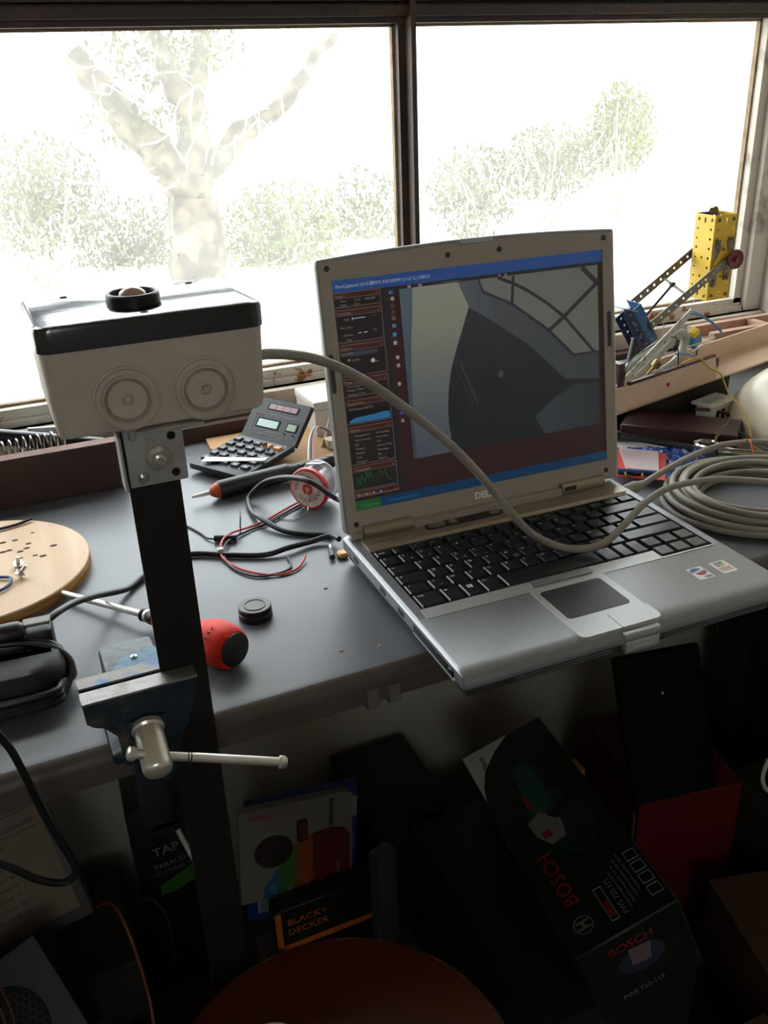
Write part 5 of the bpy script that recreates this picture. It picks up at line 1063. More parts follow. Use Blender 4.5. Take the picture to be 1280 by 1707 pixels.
for x, y in ((0.3650, 0.2790), (0.3790, 0.2670)):
    tpts = [(x + 0.0042*math.cos(2*PI*k/14), y + 0.0030*math.sin(2*PI*k/14), 0.0122 + 0.002*math.sin(2*PI*k/14)) for k in range(14)]
    wb(MB().tube(tpts, 0.0012, 6, closed=True), 'ring_terminal', M_brass, rc_)
M_chm = mat('chrome_plate', '#c9c9c9', 0.14, 0.97)
# --- ratchet ring spanner and small socket
sn = thing('ring_spanner', 'chrome ring ended spanner pointing away beyond the coiled cable', 'spanner', (0.4915, 0.2960, 0.0))
ring = MB(); ring.lathe([(0.0100, 0.003), (0.0100, 0.015), (0.0118, 0.0170), (0.0150, 0.0160), (0.0158, 0.009), (0.0150, 0.002), (0.0118, 0.001)], 36, T(0.4920, 0.2965, 0.004), closed=True); wb(ring, 'ring_head', M_chm, sn)
hp_ = [Vector((0.5010, 0.2850, 0.0120)), Vector((0.5180, 0.2660, 0.0120)), Vector((0.5500, 0.2300, 0.0120)), Vector((0.5600, 0.2190, 0.0120))]
wb(MB().tube(cr(hp_, 5), 0.006, 12, rads=[0.0075]*3 + [0.0058]*10 + [0.006]*3), 'spanner_shaft', M_chm, sn)
wb(MB().rod((0.5560, 0.2235, 0.012), (0.5900, 0.1860, 0.012), 0.0085, 16), 'spanner_grip', M_blk, sn)
wb(MB().lathe([(0.0065, 0.0), (0.0065, 0.0180)], 28, T(0.4920, 0.2965, 0.004)), 'ratchet_core', M_dk, sn)
sk = MB(); sk.lathe([(0.0030, 0.0), (0.0060, 0.0), (0.0062, 0.012), (0.0045, 0.0125), (0.0040, 0.006), (0.0030, 0.006)], 24, T(0.5230, 0.3290, 0.0070) @ E4(R(75), 0, R(35)), closed=True)
tag(sk.build('socket_bit', M_zinc), 'small steel socket lying by the ring of the spanner', 'socket')
# --- cable plugged into the right side of the laptop
uc = thing('network_cable', 'grey cable with moulded plug leaving the right side of the laptop', 'cable', (0.33, 0.235, 0.0))
wb(MB().lathe([(0.0045, 0), (0.0068, 0.002), (0.0068, 0.022), (0.0050, 0.026), (0.0042, 0.036)], 16, Matrix.Translation((0.3170, 0.2290, 0.0190)) @ Vector((1, 0.22, -0.0)).to_track_quat('Z', 'Y').to_matrix().to_4x4()), 'plug', M_gcab, uc)
wb(MB().tube(cr([(0.3480, 0.2350, 0.0190), (0.3700, 0.2420, 0.0215), (0.3918, 0.2488, 0.0230), (0.4278, 0.2613, 0.0235), (0.4715, 0.2710, 0.0250), (0.5061, 0.2694, 0.0260), (0.5449, 0.2521, 0.0260), (0.60, 0.215, 0.020)], 7), 0.0035, 10), 'cable', M_gcab, uc)
# --- scatter of thin coloured wires
def loose(name, pts, r, c, label): return tag(MB().tube(cr(pts, 6), r, 7).build(name, mat('lead_' + c, c, 0.5)), label, 'wire')
loose('orange_wire', [(0.522, 0.272, 0.0180), (0.520, 0.262, 0.0300), (0.516, 0.253, 0.0330), (0.513, 0.245, 0.0260), (0.512, 0.238, 0.0140), (0.509, 0.230, 0.0060)], 0.0008, '#d8602a', 'orange wire crossing the spanner shaft')
loose('brown_wire', [(0.5080, 0.302, 0.0060), (0.5220, 0.3120, 0.0220), (0.5450, 0.3220, 0.0260), (0.5650, 0.3350, 0.0300)], 0.0008, '#7a5638', 'brown wire curling off the spanner ring')
loose('olive_wire', [(0.5060, 0.300, 0.0060), (0.5200, 0.3080, 0.0200), (0.5420, 0.3100, 0.0240), (0.5680, 0.2960, 0.0100), (0.5800, 0.2800, 0.0030)], 0.0008, '#6b6a45', 'olive wire curling from the spanner to the ivory dome')
loose('grey_wire', [(0.5040, 0.2870, 0.0220), (0.5220, 0.2860, 0.0190), (0.5500, 0.2900, 0.0150), (0.5750, 0.2850, 0.0050)], 0.0008, '#5a5a58', 'dark grey wire beside the spanner shaft')
loose('blue_wire', [(0.4860, 0.2740, 0.0100), (0.4930, 0.2680, 0.0110), (0.5000, 0.2580, 0.0090), (0.5060, 0.2500, 0.0040)], 0.0009, '#2f63b8', 'short blue wire between the spanner and the coil')
loose('green_wire', [(0.4900, 0.2760, 0.0100), (0.4970, 0.2690, 0.0120), (0.5050, 0.2600, 0.0100), (0.5120, 0.2500, 0.0040)], 0.0008, '#3f7a45', 'short green wire between the spanner and the coil')
loose('red_wire', [(0.4820, 0.2730, 0.0090), (0.4880, 0.2640, 0.0100), (0.4960, 0.2540, 0.0080)], 0.0009, '#a84a35', 'short red wire between the blue bag and the coil')
# ================================================================ UNDER THE BENCH
def obox(L, W, H, b=0.002): return MB().rbox(0, W, 0, L, -H, 0, b, 1)
# --- green power tool carton
q = [Vector((0.188, 0.084, -0.470)), Vector((0.313, 0.068, -0.422)), Vector((0.373, 0.442, -0.449)), Vector((0.248, 0.459, -0.497))]
MBo = frame_from(q[0], q[1]-q[0], q[3]-q[0])
bo = thing('grinder_carton', 'long dark green power tool carton lying tilted under the bench', 'carton', q[0]); bo.matrix_world = MBo
BW, BL, BH = 0.135, 0.385, 0.120
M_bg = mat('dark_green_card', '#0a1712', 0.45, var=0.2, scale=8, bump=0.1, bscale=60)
ct = obox(BL, BW, BH).build('carton_body', M_bg, bo)
pm = lambda c, n: mat('print_' + n, c, 0.5)
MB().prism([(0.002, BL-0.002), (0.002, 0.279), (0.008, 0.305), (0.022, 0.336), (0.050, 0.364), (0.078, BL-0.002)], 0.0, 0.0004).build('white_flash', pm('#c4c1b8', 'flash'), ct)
def ptxt(s, size, x, y, ang, m, z=0.0005): return text('lettering', s, size, T(x, y, z) @ E4(0, 0, R(ang)), m, ct, ext=0.0001)
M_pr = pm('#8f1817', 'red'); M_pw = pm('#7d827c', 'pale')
ptxt('New', 0.0135, 0.030, 0.339, 90, M_hole)
ptxt('BOSCH', 0.0270, 0.0390, 0.062, 90, M_pr); ptxt('PWS 720-115', 0.0098, 0.0815, 0.018, 90, M_pw)
for k in range(4): ptxt('meuleuse angulaire 720 W', 0.0055, 0.088+k*0.0065, 0.020+k*0.006, 90, pm('#59645c', 'dim'))
# emblem: ring with armature
em = MB(); ex, ey = 0.028, 0.033
for k in range(24):
    a0, a1 = 2*PI*k/24, 2*PI*(k+1)/24
    em.add([(ex+0.0110*math.cos(a0), ey+0.0110*math.sin(a0), 0.0005), (ex+0.0110*math.cos(a1), ey+0.0110*math.sin(a1), 0.0005), (ex+0.0125*math.cos(a1), ey+0.0125*math.sin(a1), 0.0005), (ex+0.0125*math.cos(a0), ey+0.0125*math.sin(a0), 0.0005)], [(0,1,2,3)])
em.add([(ex-0.009, ey-0.006, 0.0005), (ex+0.009, ey-0.006, 0.0005), (ex+0.009, ey-0.003, 0.0005), (ex-0.009, ey-0.003, 0.0005)], [(0,1,2,3)]); em.add([(ex-0.009, ey+0.003, 0.0005), (ex+0.009, ey+0.003, 0.0005), (ex+0.009, ey+0.006, 0.0005), (ex-0.009, ey+0.006, 0.0005)], [(0,1,2,3)]); em.add([(ex-0.002, ey-0.006, 0.0005), (ex+0.002, ey-0.006, 0.0005), (ex+0.002, ey+0.006, 0.0005), (ex-0.002, ey+0.006, 0.0005)], [(0,1,2,3)])
eo = em.build('emblem', M_pw, ct); eo['kind'] = 'stuff'
def fr(x0, x1, y0, y1, m, nm='print_frame', t=0.0012):
    MB().box(x0, x1, y0, y0+t, 0, 0.0005).box(x0, x1, y1-t, y1, 0, 0.0005).box(x0, x0+t, y0, y1, 0, 0.0005).box(x1-t, x1, y0, y1, 0, 0.0005).build(nm, m, ct)['kind'] = 'stuff'
fr(0.058, 0.069, 0.018, 0.068, M_pw); MB().box(0.0605, 0.0665, 0.024, 0.046, 0, 0.0005).build('red_label', M_pr, ct)
for k in range(4):
    y0 = 0.150 - k*0.024 - 0.072 + 0.05; fr(0.113, 0.129, 0.021+0.019*k, 0.036+0.019*k, M_pw)
# picture of the angle grinder
M_pgl = pm('#2b4a38', 'glow'); MB().prism(ell(0.075, 0.185, 0.042, 0.060, 24), 0, 0.0003).build('picture_glow', pm('#15301f', 'glow2'), ct)
MB().prism([(0.052, 0.306), (0.070, 0.316), (0.084, 0.296), (0.078, 0.222), (0.058, 0.206), (0.046, 0.222)][::-1], 0, 0.0006).build('picture_motor', pm('#1f4a38', 'motor'), ct)
MB().prism([(0.034, 0.206), (0.055, 0.216), (0.076, 0.190), (0.070, 0.160), (0.048, 0.158), (0.036, 0.180)][::-1], 0, 0.0008).build('picture_gearbox', pm('#76766e', 'gear'), ct)
MB().prism(ell(0.082, 0.160, 0.023, 0.030, 24), 0, 0.0007).build('picture_disc', pm('#1b1d33', 'disc'), ct); MB().prism([(0.062, 0.204), (0.108, 0.226), (0.116, 0.214), (0.072, 0.192)], 0, 0.0010).build('picture_handle', M_hole, ct)
MB().box(0.044, 0.056, 0.170, 0.182, 0, 0.0010).build('picture_badge', M_pr, ct); MB().box(0.046, 0.052, 0.228, 0.250, 0, 0.0009).build('picture_switch', M_pr, ct)
# end face print
ME = axes((0, 0, 0), (1, 0, 0), (0, 0, 1), (0, -1, 0))
text('lettering', 'BOSCH', 0.018, ME @ T(0.035, -0.028, 0.0004), M_pr, ct, ext=0.0001)
MB().prism(ell(0.070, -0.052, 0.030, 0.020, 20), 0.0, 0.0006, ME).build('picture_disc', pm('#2a2d3d', 'disc2'), ct); MB().prism([(0.058, -0.030), (0.086, -0.034), (0.080, -0.060), (0.056, -0.056)], 0.0, 0.0009, ME).build('picture_gearbox', pm('#6b5a5c', 'gear2'), ct)
text('lettering', 'PWS 720-115', 0.010, ME @ T(0.030, -0.102, 0.0004), M_pw, ct, ext=0.0001)
# --- black tool case under the carton
tc_ = thing('tool_case', 'large black tool case standing under the green carton', 'tool case', (0.285, 0.300, FZ))
M_tc = mat('black_case', '#141415', 0.5, bump=0.1, bscale=80)
MB().rbox(-0.115, 0.125, -0.190, 0.190, 0.0, 0.245, 0.006, 2).build('case_body', M_tc, tc_); MB().box(-0.1165, -0.115, -0.185, 0.185, 0.120, 0.126).build('case_seam', mat('case_edge', '#3a2c22', 0.6), tc_)
MB().box(-0.1165, -0.1145, -0.190, -0.186, 0.0, 0.24).build('case_edge', mat('case_edge', '#3a2c22', 0.6), tc_)
# --- dark blue crate left of it
cr_ = thing('dark_crate', 'dark blue plastic crate between the stool and the tool case', 'crate', (0.150, 0.545, FZ))
MB().rbox(-0.035, 0.090, -0.045, 0.120, 0.0, 0.250, 0.006, 2).build('crate_body', mat('dark_blue_plastic', '#0a0c14', 0.5), cr_)
MB().rbox(-0.040, 0.095, -0.050, 0.125, 0.240, 0.262, 0.004, 2).build('crate_rim', mat('dark_blue_plastic', '#0a0c14', 0.5), cr_)
# grey plastic sleeve
tag(MB().rbox(0.062, 0.096, 0.352, 0.375, FZ, -0.520, 0.004, 2, T(0.05, 0.36, 0) @ E4(0, 0, 0.3) @ T(-0.05, -0.36, 0)).build('plastic_sleeve', mat('grey_sleeve', '#383735', 0.35)), 'grey plastic sleeve standing in front of the dark blue crate', 'sleeve')
# --- red carton with a black tablet-like panel leaning on it
rb = thing('red_carton', 'red carton with a grey top flap under the right end of the bench', 'carton', (0.600, 0.420, FZ), (0, 0, R(-14)))
MB().rbox(-0.085, 0.085, -0.100, 0.110, 0.0, 0.280, 0.002, 1).build('carton_body', mat('red_card', '#560c12', 0.5, var=0.1, scale=10), rb)
MB().prism([(0.010, 0.109), (0.084, 0.109), (0.084, 0.020), (0.060, 0.000)][::-1], 0.280, 0.2815).build('grey_flap', mat('grey_card', '#77736c', 0.7), rb)
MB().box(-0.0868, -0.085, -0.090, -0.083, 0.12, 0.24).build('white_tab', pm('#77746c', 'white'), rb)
bp = thing('tablet_case', 'flat black tablet-like case leaning on the red carton', 'case', (0.520, 0.330, -0.575)); bp.matrix_world = axes((0.470, 0.340, -0.5750), Vector((0.99, -0.12, 0)), Vector((0.10, 0.42, 0.90)).normalized(), Vector((0.99, -0.12, 0)).cross(Vector((0.10, 0.42, 0.90))).normalized())
MB().rbox(0, 0.145, 0, 0.225, 0, 0.014, 0.003, 1).build('panel_body', mat('black_matt_case', '#060606', 0.65, spec=0.1), bp); MB().prism(rrect(0.008, 0.137, 0.010, 0.150, 0.004), 0.014, 0.0146).build('panel_glass', mat('black_matt_panel', '#040405', 0.6, spec=0.1), bp)
MB().lathe([(0.0025, 0), (0.0020, 0.001), (0, 0.0012)], 10, T(0.072, 0.160, 0.014)).build('panel_button', M_zinc, bp)
tag(MB().rbox(0.405, 0.435, 0.405, 0.435, FZ, -0.545, 0.001, 1).build('wood_post_offcut', mat('pine_offcut', '#a5762f', 0.7, var=0.15, scale=30)), 'pale timber offcut standing between the green and red cartons', 'timber')
# --- cardboard boxes bottom right
M_card = mat('brown_cardboard', '#4a3222', 0.85, var=0.12, scale=12)
for i, (x, y, z, w_, d_, h_, a_, lb) in enumerate(((0.645, 0.130, FZ, 0.22, 0.20, 0.165, -0.25, 'brown cardboard box at the right edge below the red carton'), (0.405, 0.015, FZ, 0.20, 0.12, 0.12, 0.0, 'low brown cardboard box in front of the black tool case'))):
    t_ = thing('cardboard_box', lb, 'box', (x, y, z), (0, 0, a_), 'cardboard boxes under the bench')
    MB().box(-w_/2, w_/2, -d_/2, d_/2, 0, h_).build('box_body', M_card, t_); MB().box(-w_/2, w_/2, -d_/2, -0.002, h_, h_+0.003).build('flap', M_card, t_); MB().box(-w_/2, w_/2, 0.002, d_/2, h_, h_+0.003).build('flap', M_card, t_)
# white hook
tag(MB().tube(cr([(0.700, 0.300, -0.545), (0.690, 0.296, -0.575), (0.700, 0.290, -0.600), (0.730, 0.285, -0.61)], 6), 0.0035, 8).build('white_strap', mat('white_strap', '#c9c9c4', 0.5)), 'bent white strap at the right edge under the bench', 'strap')
tag(MB().rbox(0.690, 0.80, 0.24, 0.36, -0.86, -0.612, 0.003, 1).build('dark_box', mat('dark_card', '#2e241f', 0.8)), 'dark box under the white strap', 'box')

# --- blue carton with sanding discs in front
bk = thing('blue_carton', 'blue carton standing against the wall under the bench', 'carton', (-0.020, 0.500, FZ))
M_bc = mat('bright_blue_card', '#0d3170', 0.5, var=0.06, scale=10)
MK = axes((-0.0929, 0.500, -0.7080), Vector((0.993, -0.05, -0.115)).normalized(), Vector((0.10, 0.12, 0.98)).normalized(), Vector((0.993, -0.05, -0.115)).cross(Vector((0.10, 0.12, 0.98))).normalized())
bk.matrix_world = MK
MB().rbox(0, 0.172, 0, 0.200, -0.018, 0, 0.002, 1).build('carton_body', M_bc, bk)
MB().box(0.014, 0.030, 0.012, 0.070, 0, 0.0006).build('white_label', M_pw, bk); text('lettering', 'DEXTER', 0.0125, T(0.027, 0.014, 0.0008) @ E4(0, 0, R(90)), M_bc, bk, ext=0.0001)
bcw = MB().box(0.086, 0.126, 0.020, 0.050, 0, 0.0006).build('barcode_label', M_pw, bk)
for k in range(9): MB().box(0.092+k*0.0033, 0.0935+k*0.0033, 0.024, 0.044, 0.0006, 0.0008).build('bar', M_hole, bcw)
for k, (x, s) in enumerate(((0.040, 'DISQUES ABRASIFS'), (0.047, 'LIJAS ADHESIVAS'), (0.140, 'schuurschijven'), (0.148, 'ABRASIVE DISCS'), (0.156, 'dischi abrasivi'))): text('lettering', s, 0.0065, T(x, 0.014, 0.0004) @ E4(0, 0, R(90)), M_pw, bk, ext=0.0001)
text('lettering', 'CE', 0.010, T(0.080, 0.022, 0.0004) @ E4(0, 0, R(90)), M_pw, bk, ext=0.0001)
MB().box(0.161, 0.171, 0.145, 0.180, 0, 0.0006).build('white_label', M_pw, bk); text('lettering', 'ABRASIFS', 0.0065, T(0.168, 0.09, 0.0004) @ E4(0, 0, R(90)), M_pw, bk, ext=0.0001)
sd_ = thing('sanding_discs', 'pack of sanding discs with coloured grit stripes before the blue carton', 'sanding discs', (-0.09, 0.488, -0.66))
sd_.matrix_world = MK @ T(-0.014, 0.047, 0.003)
MB().prism(rrect(0, 0.172, 0, 0.155, 0.010, (0, 0, 1, 0)), 0, 0.014).build('pack_body', mat('grey_pack', '#6f6b64', 0.5), sd_)
def stripe(x0, x1, top, c): 
    MB().prism([(x0, 0.002), (x1, 0.002), (x1, top[1]), (x0, top[0])], 0.014, 0.0146).build('grit_stripe', pm(c, 'grit' + c), sd_)
stripe(0.034, 0.058, (0.020, 0.052), '#1f5678'); stripe(0.058, 0.084, (0.052, 0.084), '#355d1c'); stripe(0.084, 0.110, (0.084, 0.096), '#7f3913')
MB().prism([(0.110, 0.002), (0.168, 0.002), (0.168, 0.080), (0.160, 0.094), (0.140, 0.100), (0.110, 0.096)], 0.014, 0.0146).build('grit_stripe', pm('#520d16', 'gritred'), sd_)
MB().prism(ell(0.050, 0.080, 0.029, 0.027, 28), 0.014, 0.0150).build('disc_window', mat('sandpaper_dark', '#241a17', 0.95, bump=0.3, bscale=600), sd_)
MB().prism(rrect(0.085, 0.102, 0.086, 0.124, 0.005), 0.014, 0.0150).build('logo_badge', pm('#2a1512', 'badge'), sd_); text('lettering', 'SCID', 0.013, T(0.099, 0.090, 0.0152) @ E4(0, 0, R(90)), M_pr, sd_, ext=0.0001)
for s, x, y, sz in (('ABRASIFS', 0.012, 0.138, 0.011),): text('lettering', s, sz, T(x, y, 0.0150), M_pr, sd_, ext=0.0001)
text('lettering', 'PERFORES', 0.010, T(0.142, 0.104, 0.0150) @ E4(0, 0, R(90)), M_hole, sd_, ext=0.0001); text('lettering', 'MAILLE', 0.009, T(0.152, 0.012, 0.0150) @ E4(0, 0, R(90)), M_pw, sd_, ext=0.0001)
for s, x in (('120', 0.053), ('80', 0.078), ('60', 0.104), ('40', 0.128)): text('lettering', s, 0.012, T(x, 0.006, 0.0150) @ E4(0, 0, R(90)), M_pw, sd_, ext=0.0001)
# support behind and the orange and black box below
ob = thing('orange_box', 'black and orange tool box below the sanding discs', 'box', (0.010, 0.503, FZ))
MB().rbox(-0.075, 0.090, -0.055, -0.026, 0.0, 0.208, 0.002, 1).build('box_body', mat('black_card', '#15110f', 0.5), ob)
for q_ in ((-0.075, 0.090, 0.128, 0.138), (-0.075, -0.066, 0.128, 0.204)): MB().box(q_[0], q_[1], -0.0560, -0.0548, q_[2], q_[3]).build('orange_band', pm('#c8601c', 'orange'), ob)
text('lettering', 'BLACK+', 0.017, XZ @ T(-0.058, 0.176, 0.0555), pm('#c8601c', 'orange'), ob, ext=0.0001); text('lettering', 'DECKER', 0.017, XZ @ T(-0.058, 0.156, 0.0555), pm('#c8601c', 'orange'), ob, ext=0.0001)
tag(MB().rbox(-0.090, 0.090, 0.482, 0.600, FZ, -0.722, 0.002, 1).build('support_box', mat('dark_card', '#2e241f', 0.8)), 'low dark box behind the black and orange box', 'box')
# --- black case behind the vise (tap and die set)
tp_ = thing('tap_case', 'black boxed tap set with green stripe standing below the vise', 'tool box', (-0.170, 0.570, FZ))
tp_.matrix_world = axes((-0.2340, 0.565, FZ), Vector((0.998, -0.05, 0.0)).normalized(), Vector((0.05, 0.998, 0)), Vector((0, 0, 1))) 
MB().rbox(0, 0.125, 0, 0.090, 0, 0.370, 0.005, 2).build('case_body', mat('black_box_card', '#101014', 0.4), tp_)
TPM = axes((0, -0.0006, 0), (1, 0, 0), (0, 0, 1), (0, -1, 0))
MB().prism([(0.030, 0.218), (0.122, 0.262), (0.122, 0.232), (0.050, 0.200), (0.030, 0.200)][::-1], 0, 0.0006, TPM).build('green_stripe', pm('#2c5a1c', 'green'), tp_)
text('lettering', 'TAP', 0.022, TPM @ T(0.028, 0.275, 0.0002) @ E4(0, 0, 0.12), M_pw, tp_, ext=0.0001); text('lettering', '40', 0.014, TPM @ T(0.044, 0.312, 0.0002), M_pw, tp_, ext=0.0001)
text('lettering', 'TARAUDAGE ET', 0.012, TPM @ T(0.026, 0.250, 0.0002) @ E4(0, 0, 0.14), M_pw, tp_, ext=0.0001); text('lettering', 'FILETAGE ISO', 0.011, TPM @ T(0.026, 0.236, 0.0002) @ E4(0, 0, 0.14), pm('#59645c', 'dim'), tp_, ext=0.0001)
# --- clear tray with printed sheets, lower left
cs = thing('document_sleeve', 'clear sleeve of printed sheets leaning under the bench at the far left', 'document sleeve', (-0.38, 0.46, -0.56))
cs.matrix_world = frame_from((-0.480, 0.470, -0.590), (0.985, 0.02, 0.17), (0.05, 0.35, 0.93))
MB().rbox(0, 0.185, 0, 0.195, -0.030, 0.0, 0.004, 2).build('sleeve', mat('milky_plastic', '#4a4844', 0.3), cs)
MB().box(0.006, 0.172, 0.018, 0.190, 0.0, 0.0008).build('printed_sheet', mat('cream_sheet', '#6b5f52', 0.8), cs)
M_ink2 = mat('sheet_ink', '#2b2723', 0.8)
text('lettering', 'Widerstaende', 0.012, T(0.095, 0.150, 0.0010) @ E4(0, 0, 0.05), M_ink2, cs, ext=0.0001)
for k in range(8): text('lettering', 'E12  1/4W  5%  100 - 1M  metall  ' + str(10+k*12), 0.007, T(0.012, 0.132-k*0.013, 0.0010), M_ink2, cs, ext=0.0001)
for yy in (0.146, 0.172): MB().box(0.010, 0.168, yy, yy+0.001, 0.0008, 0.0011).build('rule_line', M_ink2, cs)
tag(MB().rbox(-0.56, -0.255, 0.44, 0.62, FZ, -0.635, 0.004, 1).build('parts_crate', mat('dark_crate', '#17140f', 0.7)), 'dark crate of scrap parts under the document sleeve', 'crate')
# --- computer power supply with wires
ps = thing('power_supply', 'steel computer power supply with a honeycomb grille and loose wires', 'power supply', (-0.38, 0.34, -0.60))
ps.matrix_world = frame_from((-0.455, 0.300, -0.620), (0.93, 0.10, 0.36), (-0.20, 0.55, 0.55))
M_ps = mat('zinc_sheet', '#2c2f32', 0.5, 0.5)
MB().rbox(0, 0.140, 0, 0.130, -0.070, 0, 0.001, 1).build('supply_case', M_ps, ps); MB().prism(ell(0.062, 0.056, 0.050, 0.050, 32), 0, 0.0006).build('grille_back', M_hole, ps)
gr = MB()
for i in range(-6, 7):
    for j in range(-6, 7):
        x = i*0.0085 + (j % 2)*0.00425; y = j*0.0074
        if x*x+y*y < 0.047**2:
            o_ = [(0.062+x+0.0046*math.cos(R(60*k+30)), 0.056+y+0.0046*math.sin(R(60*k+30))) for k in range(6)]; i_ = [(0.062+x+0.0036*math.cos(R(60*k+30)), 0.056+y+0.0036*math.sin(R(60*k+30))) for k in range(6)]
            gr.add([(*p_, 0.0010) for p_ in o_] + [(*p_, 0.0010) for p_ in i_], [(k, (k+1) % 6, 6+(k+1) % 6, 6+k) for k in range(6)])
g_ = gr.build('honeycomb', M_ps, ps); g_['kind'] = 'stuff'
for k, (c_, dx) in enumerate((('#6e3014', 0.0), ('#5a1c10', 0.006), ('#7a3812', 0.012), ('#70591c', -0.012), ('#5a1c10', 0.018), ('#7a3812', -0.020), ('#70591c', -0.028), ('#5a1c10', 0.026))):
    MB().tube(cr([(0.060+dx, 0.150, -0.02), (0.062+dx, 0.128, 0.020), (0.056+dx*1.3, 0.080, 0.034), (0.060+dx*0.6, 0.020, 0.030), (0.072+dx*1.2, -0.030, 0.008), (0.080+dx*2, -0.070, -0.03)], 6), 0.0014, 7).build('wire', mat('psu_' + c_, c_, 0.5), ps)
ps2 = thing('metal_bracket', 'folded grey sheet metal part in the scrap below the bench', 'sheet metal', (-0.28, 0.26, -0.68)); ps2.matrix_world = frame_from((-0.330, 0.22, -0.700), (0.9, 0.1, 0.35), (-0.2, 0.8, 0.3))
MB().box(0, 0.12, 0, 0.07, -0.002, 0).build('sheet', M_ps, ps2); MB().box(0, 0.12, 0.07, 0.072, -0.05, 0).build('folded_edge', M_ps, ps2)
tag(MB().rbox(-0.50, -0.215, 0.13, 0.42, FZ, -0.730, 0.004, 1).build('scrap_tray', mat('dark_crate', '#17140f', 0.7)), 'low dark tray holding the power supply and scrap metal', 'tray')
for k, (c_, p_, lb) in enumerate((('#6e3014', [(-0.300, 0.50, -0.575), (-0.275, 0.46, -0.540), (-0.262, 0.42, -0.56), (-0.255, 0.38, -0.64), (-0.262, 0.33, -0.70)], 'orange wire bundle strand beside the power supply'), ('#17171a', [(-0.255, 0.48, -0.57), (-0.225, 0.46, -0.555), (-0.210, 0.45, -0.59), (-0.210, 0.44, -0.66)], 'black lead hooking out of the scrap crate'), ('#b9b9b4', [(-0.250, 0.22, -0.71), (-0.215, 0.23, -0.70), (-0.200, 0.24, -0.66)], 'white lead end by the sheet metal part'))):
    tag(MB().tube(cr(p_, 7), 0.0022, 8).build('scrap_lead', mat('scrap_' + c_, c_, 0.5)), lb, 'wire')

# --- stool
stl = thing('stool', 'round dark reddish brown wooden stool in front of the bench', 'stool', (-0.1529, -0.1077, FZ))
M_seat = mat('worn_red_brown_varnish', '#4a1e14', 0.4, var=0.12, scale=30, bump=0.06, bscale=90)
SZ = -0.20 - FZ
MB().lathe([(0.118, SZ-0.026), (0.1265, SZ-0.022), (0.1280, SZ-0.014), (0.1280, SZ-0.004), (0.1262, SZ-0.0005), (0.1245, SZ), (0.0, SZ)], 72).build('seat', M_seat, stl)
we = MB(); we.lathe([(0.1270, SZ-0.0022), (0.1268, SZ-0.0008), (0.1256, SZ+0.0003), (0.1246, SZ+0.0004), (0.1250, SZ-0.001)], 72, closed=True); we.build('worn_edge', mat('worn_seat_edge', '#7a5230', 0.6, scale=50, col2='#431b12', lo=0.40, hi=0.48), stl)
for k in range(4):
    a_ = R(45+90*k); MB().rod((0.155*math.cos(a_), 0.155*math.sin(a_), 0), (0.085*math.cos(a_), 0.085*math.sin(a_), SZ-0.022), 0.013, 14).build('leg', M_seat, stl)
pr_ = [(0.128*math.cos(2*PI*k/36), 0.128*math.sin(2*PI*k/36), 0.22) for k in range(36)]; MB().tube(pr_, 0.006, 8, closed=True).build('foot_ring', M_post, stl)
tr_ = MB(); tr_.lathe([(0.0235, 0.0), (0.0265, 0.0), (0.0265, 0.006), (0.0235, 0.006)], 36, T(-0.1905, -0.0660, -0.1996), closed=True)
tag(tr_.build('tape_ring', mat('white_ring', '#cfcabd', 0.5)), 'thin white plastic ring lying on the stool seat', 'ring')
# ================================================================ OUTSIDE THE WINDOW
M_gr = mat('dry_pale_ground', '#cfc7b4', 0.95, var=0.1, scale=1.5)
g = MB(); g.add([(-30, 0.96, -1.0), (40, 0.96, -1.0), (40, 7, -0.9), (-30, 7, -0.9), (-30, 40, 0.6), (40, 40, 1.6)], [(0,1,2,3),(3,2,5,4)])
tag(g.build('ground', M_gr), 'bright pale ground outside the window', None, None, 'structure')
M_bark = mat('pale_bark', '#352e27', 0.95, scale=9, col2='#6b604f', lo=0.42, hi=0.66, bump=0.6, bscale=25, detail=8); M_twig = mat('pale_twigs', '#b3aa98', 0.9)
M_lf = mat('olive_leaf', '#3e451c', 0.8, var=0.35, scale=2.0); M_lf2 = mat('yellow_green_leaf', '#4e571c', 0.8, var=0.35, scale=2.0)
cl_ = Vector(cam.location); cq = cam.rotation_euler.to_matrix()
def far(px, py, Y):
    d = cq @ Vector(((px-640)/1515.5, -(py-853.5)/1515.5, -1)); return cl_ + d*((Y-cl_.y)/d.y)
def limb(m, a, b, r0, r1, seed, n=9, wob=0.05):
    rg = random.Random(seed); pts = []; rr = []
    for k in range(n+1):
        t = k/n; p = Vector(a).lerp(Vector(b), t); w = wob*math.sin(PI*t); pts.append(p + Vector((rg.uniform(-w, w), rg.uniform(-w, w), rg.uniform(-w, w)))); rr.append(r0 + (r1-r0)*t)
    m.tube(cr(pts, 3), r0, 8, rads=[r0 + (r1-r0)*k/(len(pts)*3-3+0.001) for k in range((len(pts)-1)*3+1)]); return pts
def leaves(m, c, rad, n, seed, s=0.03):
    rg = random.Random(seed)
    for k in range(n):
        v = Vector((rg.gauss(0, 1), rg.gauss(0, 1), rg.gauss(0, 1))); v.normalize(); p = Vector(c) + Vector((v.x*rad[0], v.y*rad[1], v.z*rad[2]))*(rg.random()**0.5)
        M = Matrix.Translation(p) @ Euler((rg.uniform(0, 6), rg.uniform(0, 6), rg.uniform(0, 6))).to_matrix().to_4x4(); l = s*rg.uniform(0.6, 1.4)
        m.add([(-l, 0, 0), (0, -l*0.4, l*0.1), (l, 0, 0), (0, l*0.4, l*0.1)], [(0, 1, 2, 3)], M)
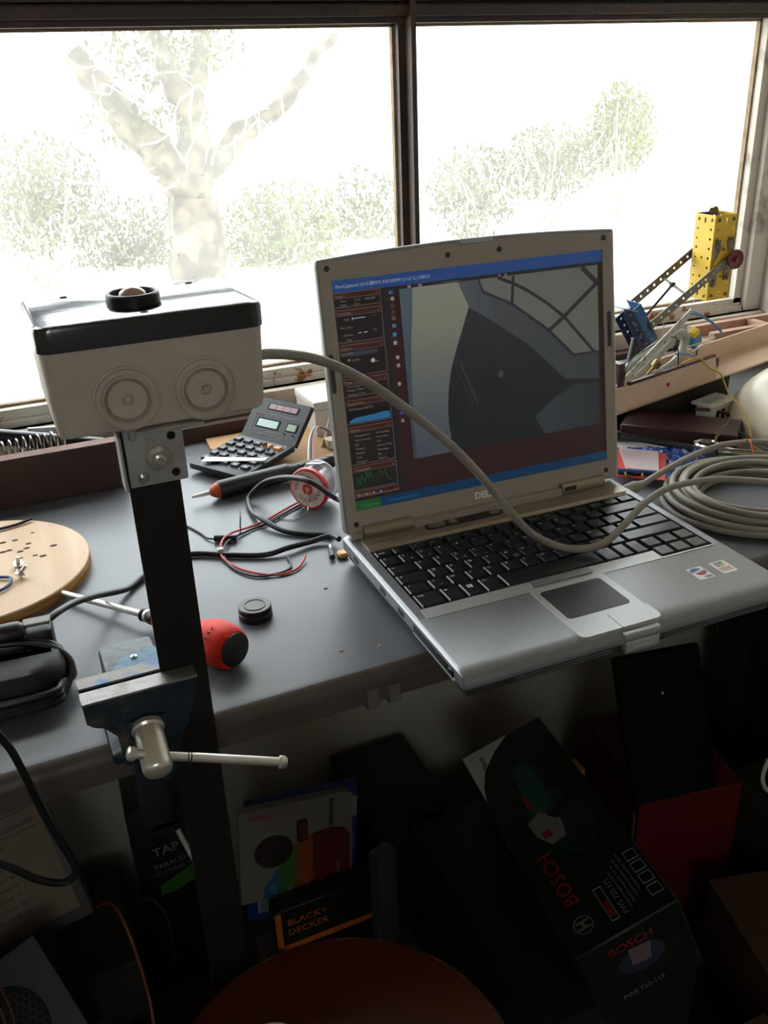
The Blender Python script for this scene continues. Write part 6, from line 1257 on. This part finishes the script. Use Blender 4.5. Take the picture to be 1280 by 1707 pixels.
# forked tree seen through the first pane
Yt = 6.0
tr = thing('tree', 'large forked bare tree outside behind the camera box', 'tree', (far(350, 470, Yt).x, Yt, -0.9))
m = MB(); base = far(352, 640, Yt); base.z = -0.93; fork = far(322, 330, Yt)
limb(m, base, fork, 0.20, 0.17, 1, wob=0.03); limb(m, fork, far(255, 240, Yt), 0.15, 0.12, 2, wob=0.02); limb(m, far(255, 245, Yt), far(120, 90, Yt), 0.11, 0.07, 3, wob=0.04)
limb(m, fork, far(318, 180, Yt), 0.13, 0.10, 4, wob=0.03); limb(m, far(318, 190, Yt), far(240, 30, Yt), 0.10, 0.06, 5, wob=0.04); limb(m, far(318, 190, Yt), far(335, 20, Yt), 0.09, 0.04, 6, wob=0.04)
limb(m, far(330, 290, Yt), far(450, 190, Yt), 0.10, 0.06, 7, wob=0.04); limb(m, far(450, 190, Yt), far(560, 60, Yt), 0.06, 0.03, 8, wob=0.05)
wb(m, 'trunk', M_bark, tr)
rg = random.Random(11); m = MB()
for k in range(60):
    p = far(rg.uniform(150, 560), rg.uniform(40, 320), Yt-0.2); q_ = p + Vector((rg.uniform(-0.5, 0.5), rg.uniform(-0.3, 0.3), rg.uniform(-0.3, 0.5)))
    limb(m, p, q_, 0.008, 0.003, 100+k, n=4, wob=0.08)
o = wb(m, 'twigs', M_twig, tr); o['kind'] = 'stuff'
m = MB(); leaves(m, far(270, 90, Yt), (0.55, 0.4, 0.22), 900, 21, 0.025); leaves(m, far(230, 200, Yt), (0.4, 0.3, 0.2), 350, 22, 0.025)
o = wb(m, 'foliage', M_lf, tr); o['kind'] = 'stuff'
# shrubs: (px, py, Y, rx, rz, leaves, label, leaf material)
sh = [(60, 330, 7.0, 0.55, 0.45, 2600, 'leafy shrub outside at the far left of the first pane', M_lf), (230, 420, 7.5, 0.7, 0.45, 3000, 'olive shrub outside below the forked tree', M_lf), (470, 400, 7.0, 0.55, 0.50, 3600, 'leafy shrub outside beside the mullion in the first pane', M_lf2), (610, 370, 7.6, 0.5, 0.5, 2200, 'sparse shrub outside touching the mullion', M_lf),
      (790, 320, 7.0, 0.45, 0.42, 2000, 'twiggy shrub outside right of the mullion', M_lf), (920, 270, 7.2, 0.55, 0.35, 2400, 'twiggy shrub outside in the middle of the second pane', M_lf), (1035, 215, 7.4, 0.36, 0.44, 2800, 'yellow-green bush outside in the second pane', M_lf2)]
for i, (px, py, Y, rx, rz, n, lb, ml) in enumerate(sh):
    c = far(px, py, Y); gz = -0.9 + (Y-7)*0.05
    t = thing('shrub', lb, 'shrub', (c.x, c.y, gz), (0, 0, 0), 'shrubs outside the window')
    m = MB(); leaves(m, c, (rx, 0.35, rz), n, 40+i, 0.028); o = wb(m, 'foliage', ml, t); o['kind'] = 'stuff'
    m = MB(); rg = random.Random(60+i)
    for k in range(26):
        a_ = Vector((c.x + rg.uniform(-0.15, 0.15), c.y + rg.uniform(-0.1, 0.1), gz)); b_ = c + Vector((rg.uniform(-rx, rx), rg.uniform(-0.3, 0.1), rg.uniform(-0.2, rz)))
        limb(m, a_, b_, 0.014, 0.005, 200+i*20+k, n=5, wob=0.06)
    o = wb(m, 'stems', M_twig, t); o['kind'] = 'stuff'

# ================================================================ turn lettering into meshes
dg = bpy.context.evaluated_depsgraph_get()
for o in [q_ for q_ in COL.objects if q_.type == 'FONT']:
    me = D.meshes.new_from_object(o.evaluated_get(dg)); nm = o.name; par = o.parent; ml = o.matrix_local.copy(); cu = o.data
    D.objects.remove(o); n = D.objects.new(nm, me); COL.objects.link(n); n.parent = par; n.matrix_local = ml; n.name = nm
    D.curves.remove(cu)
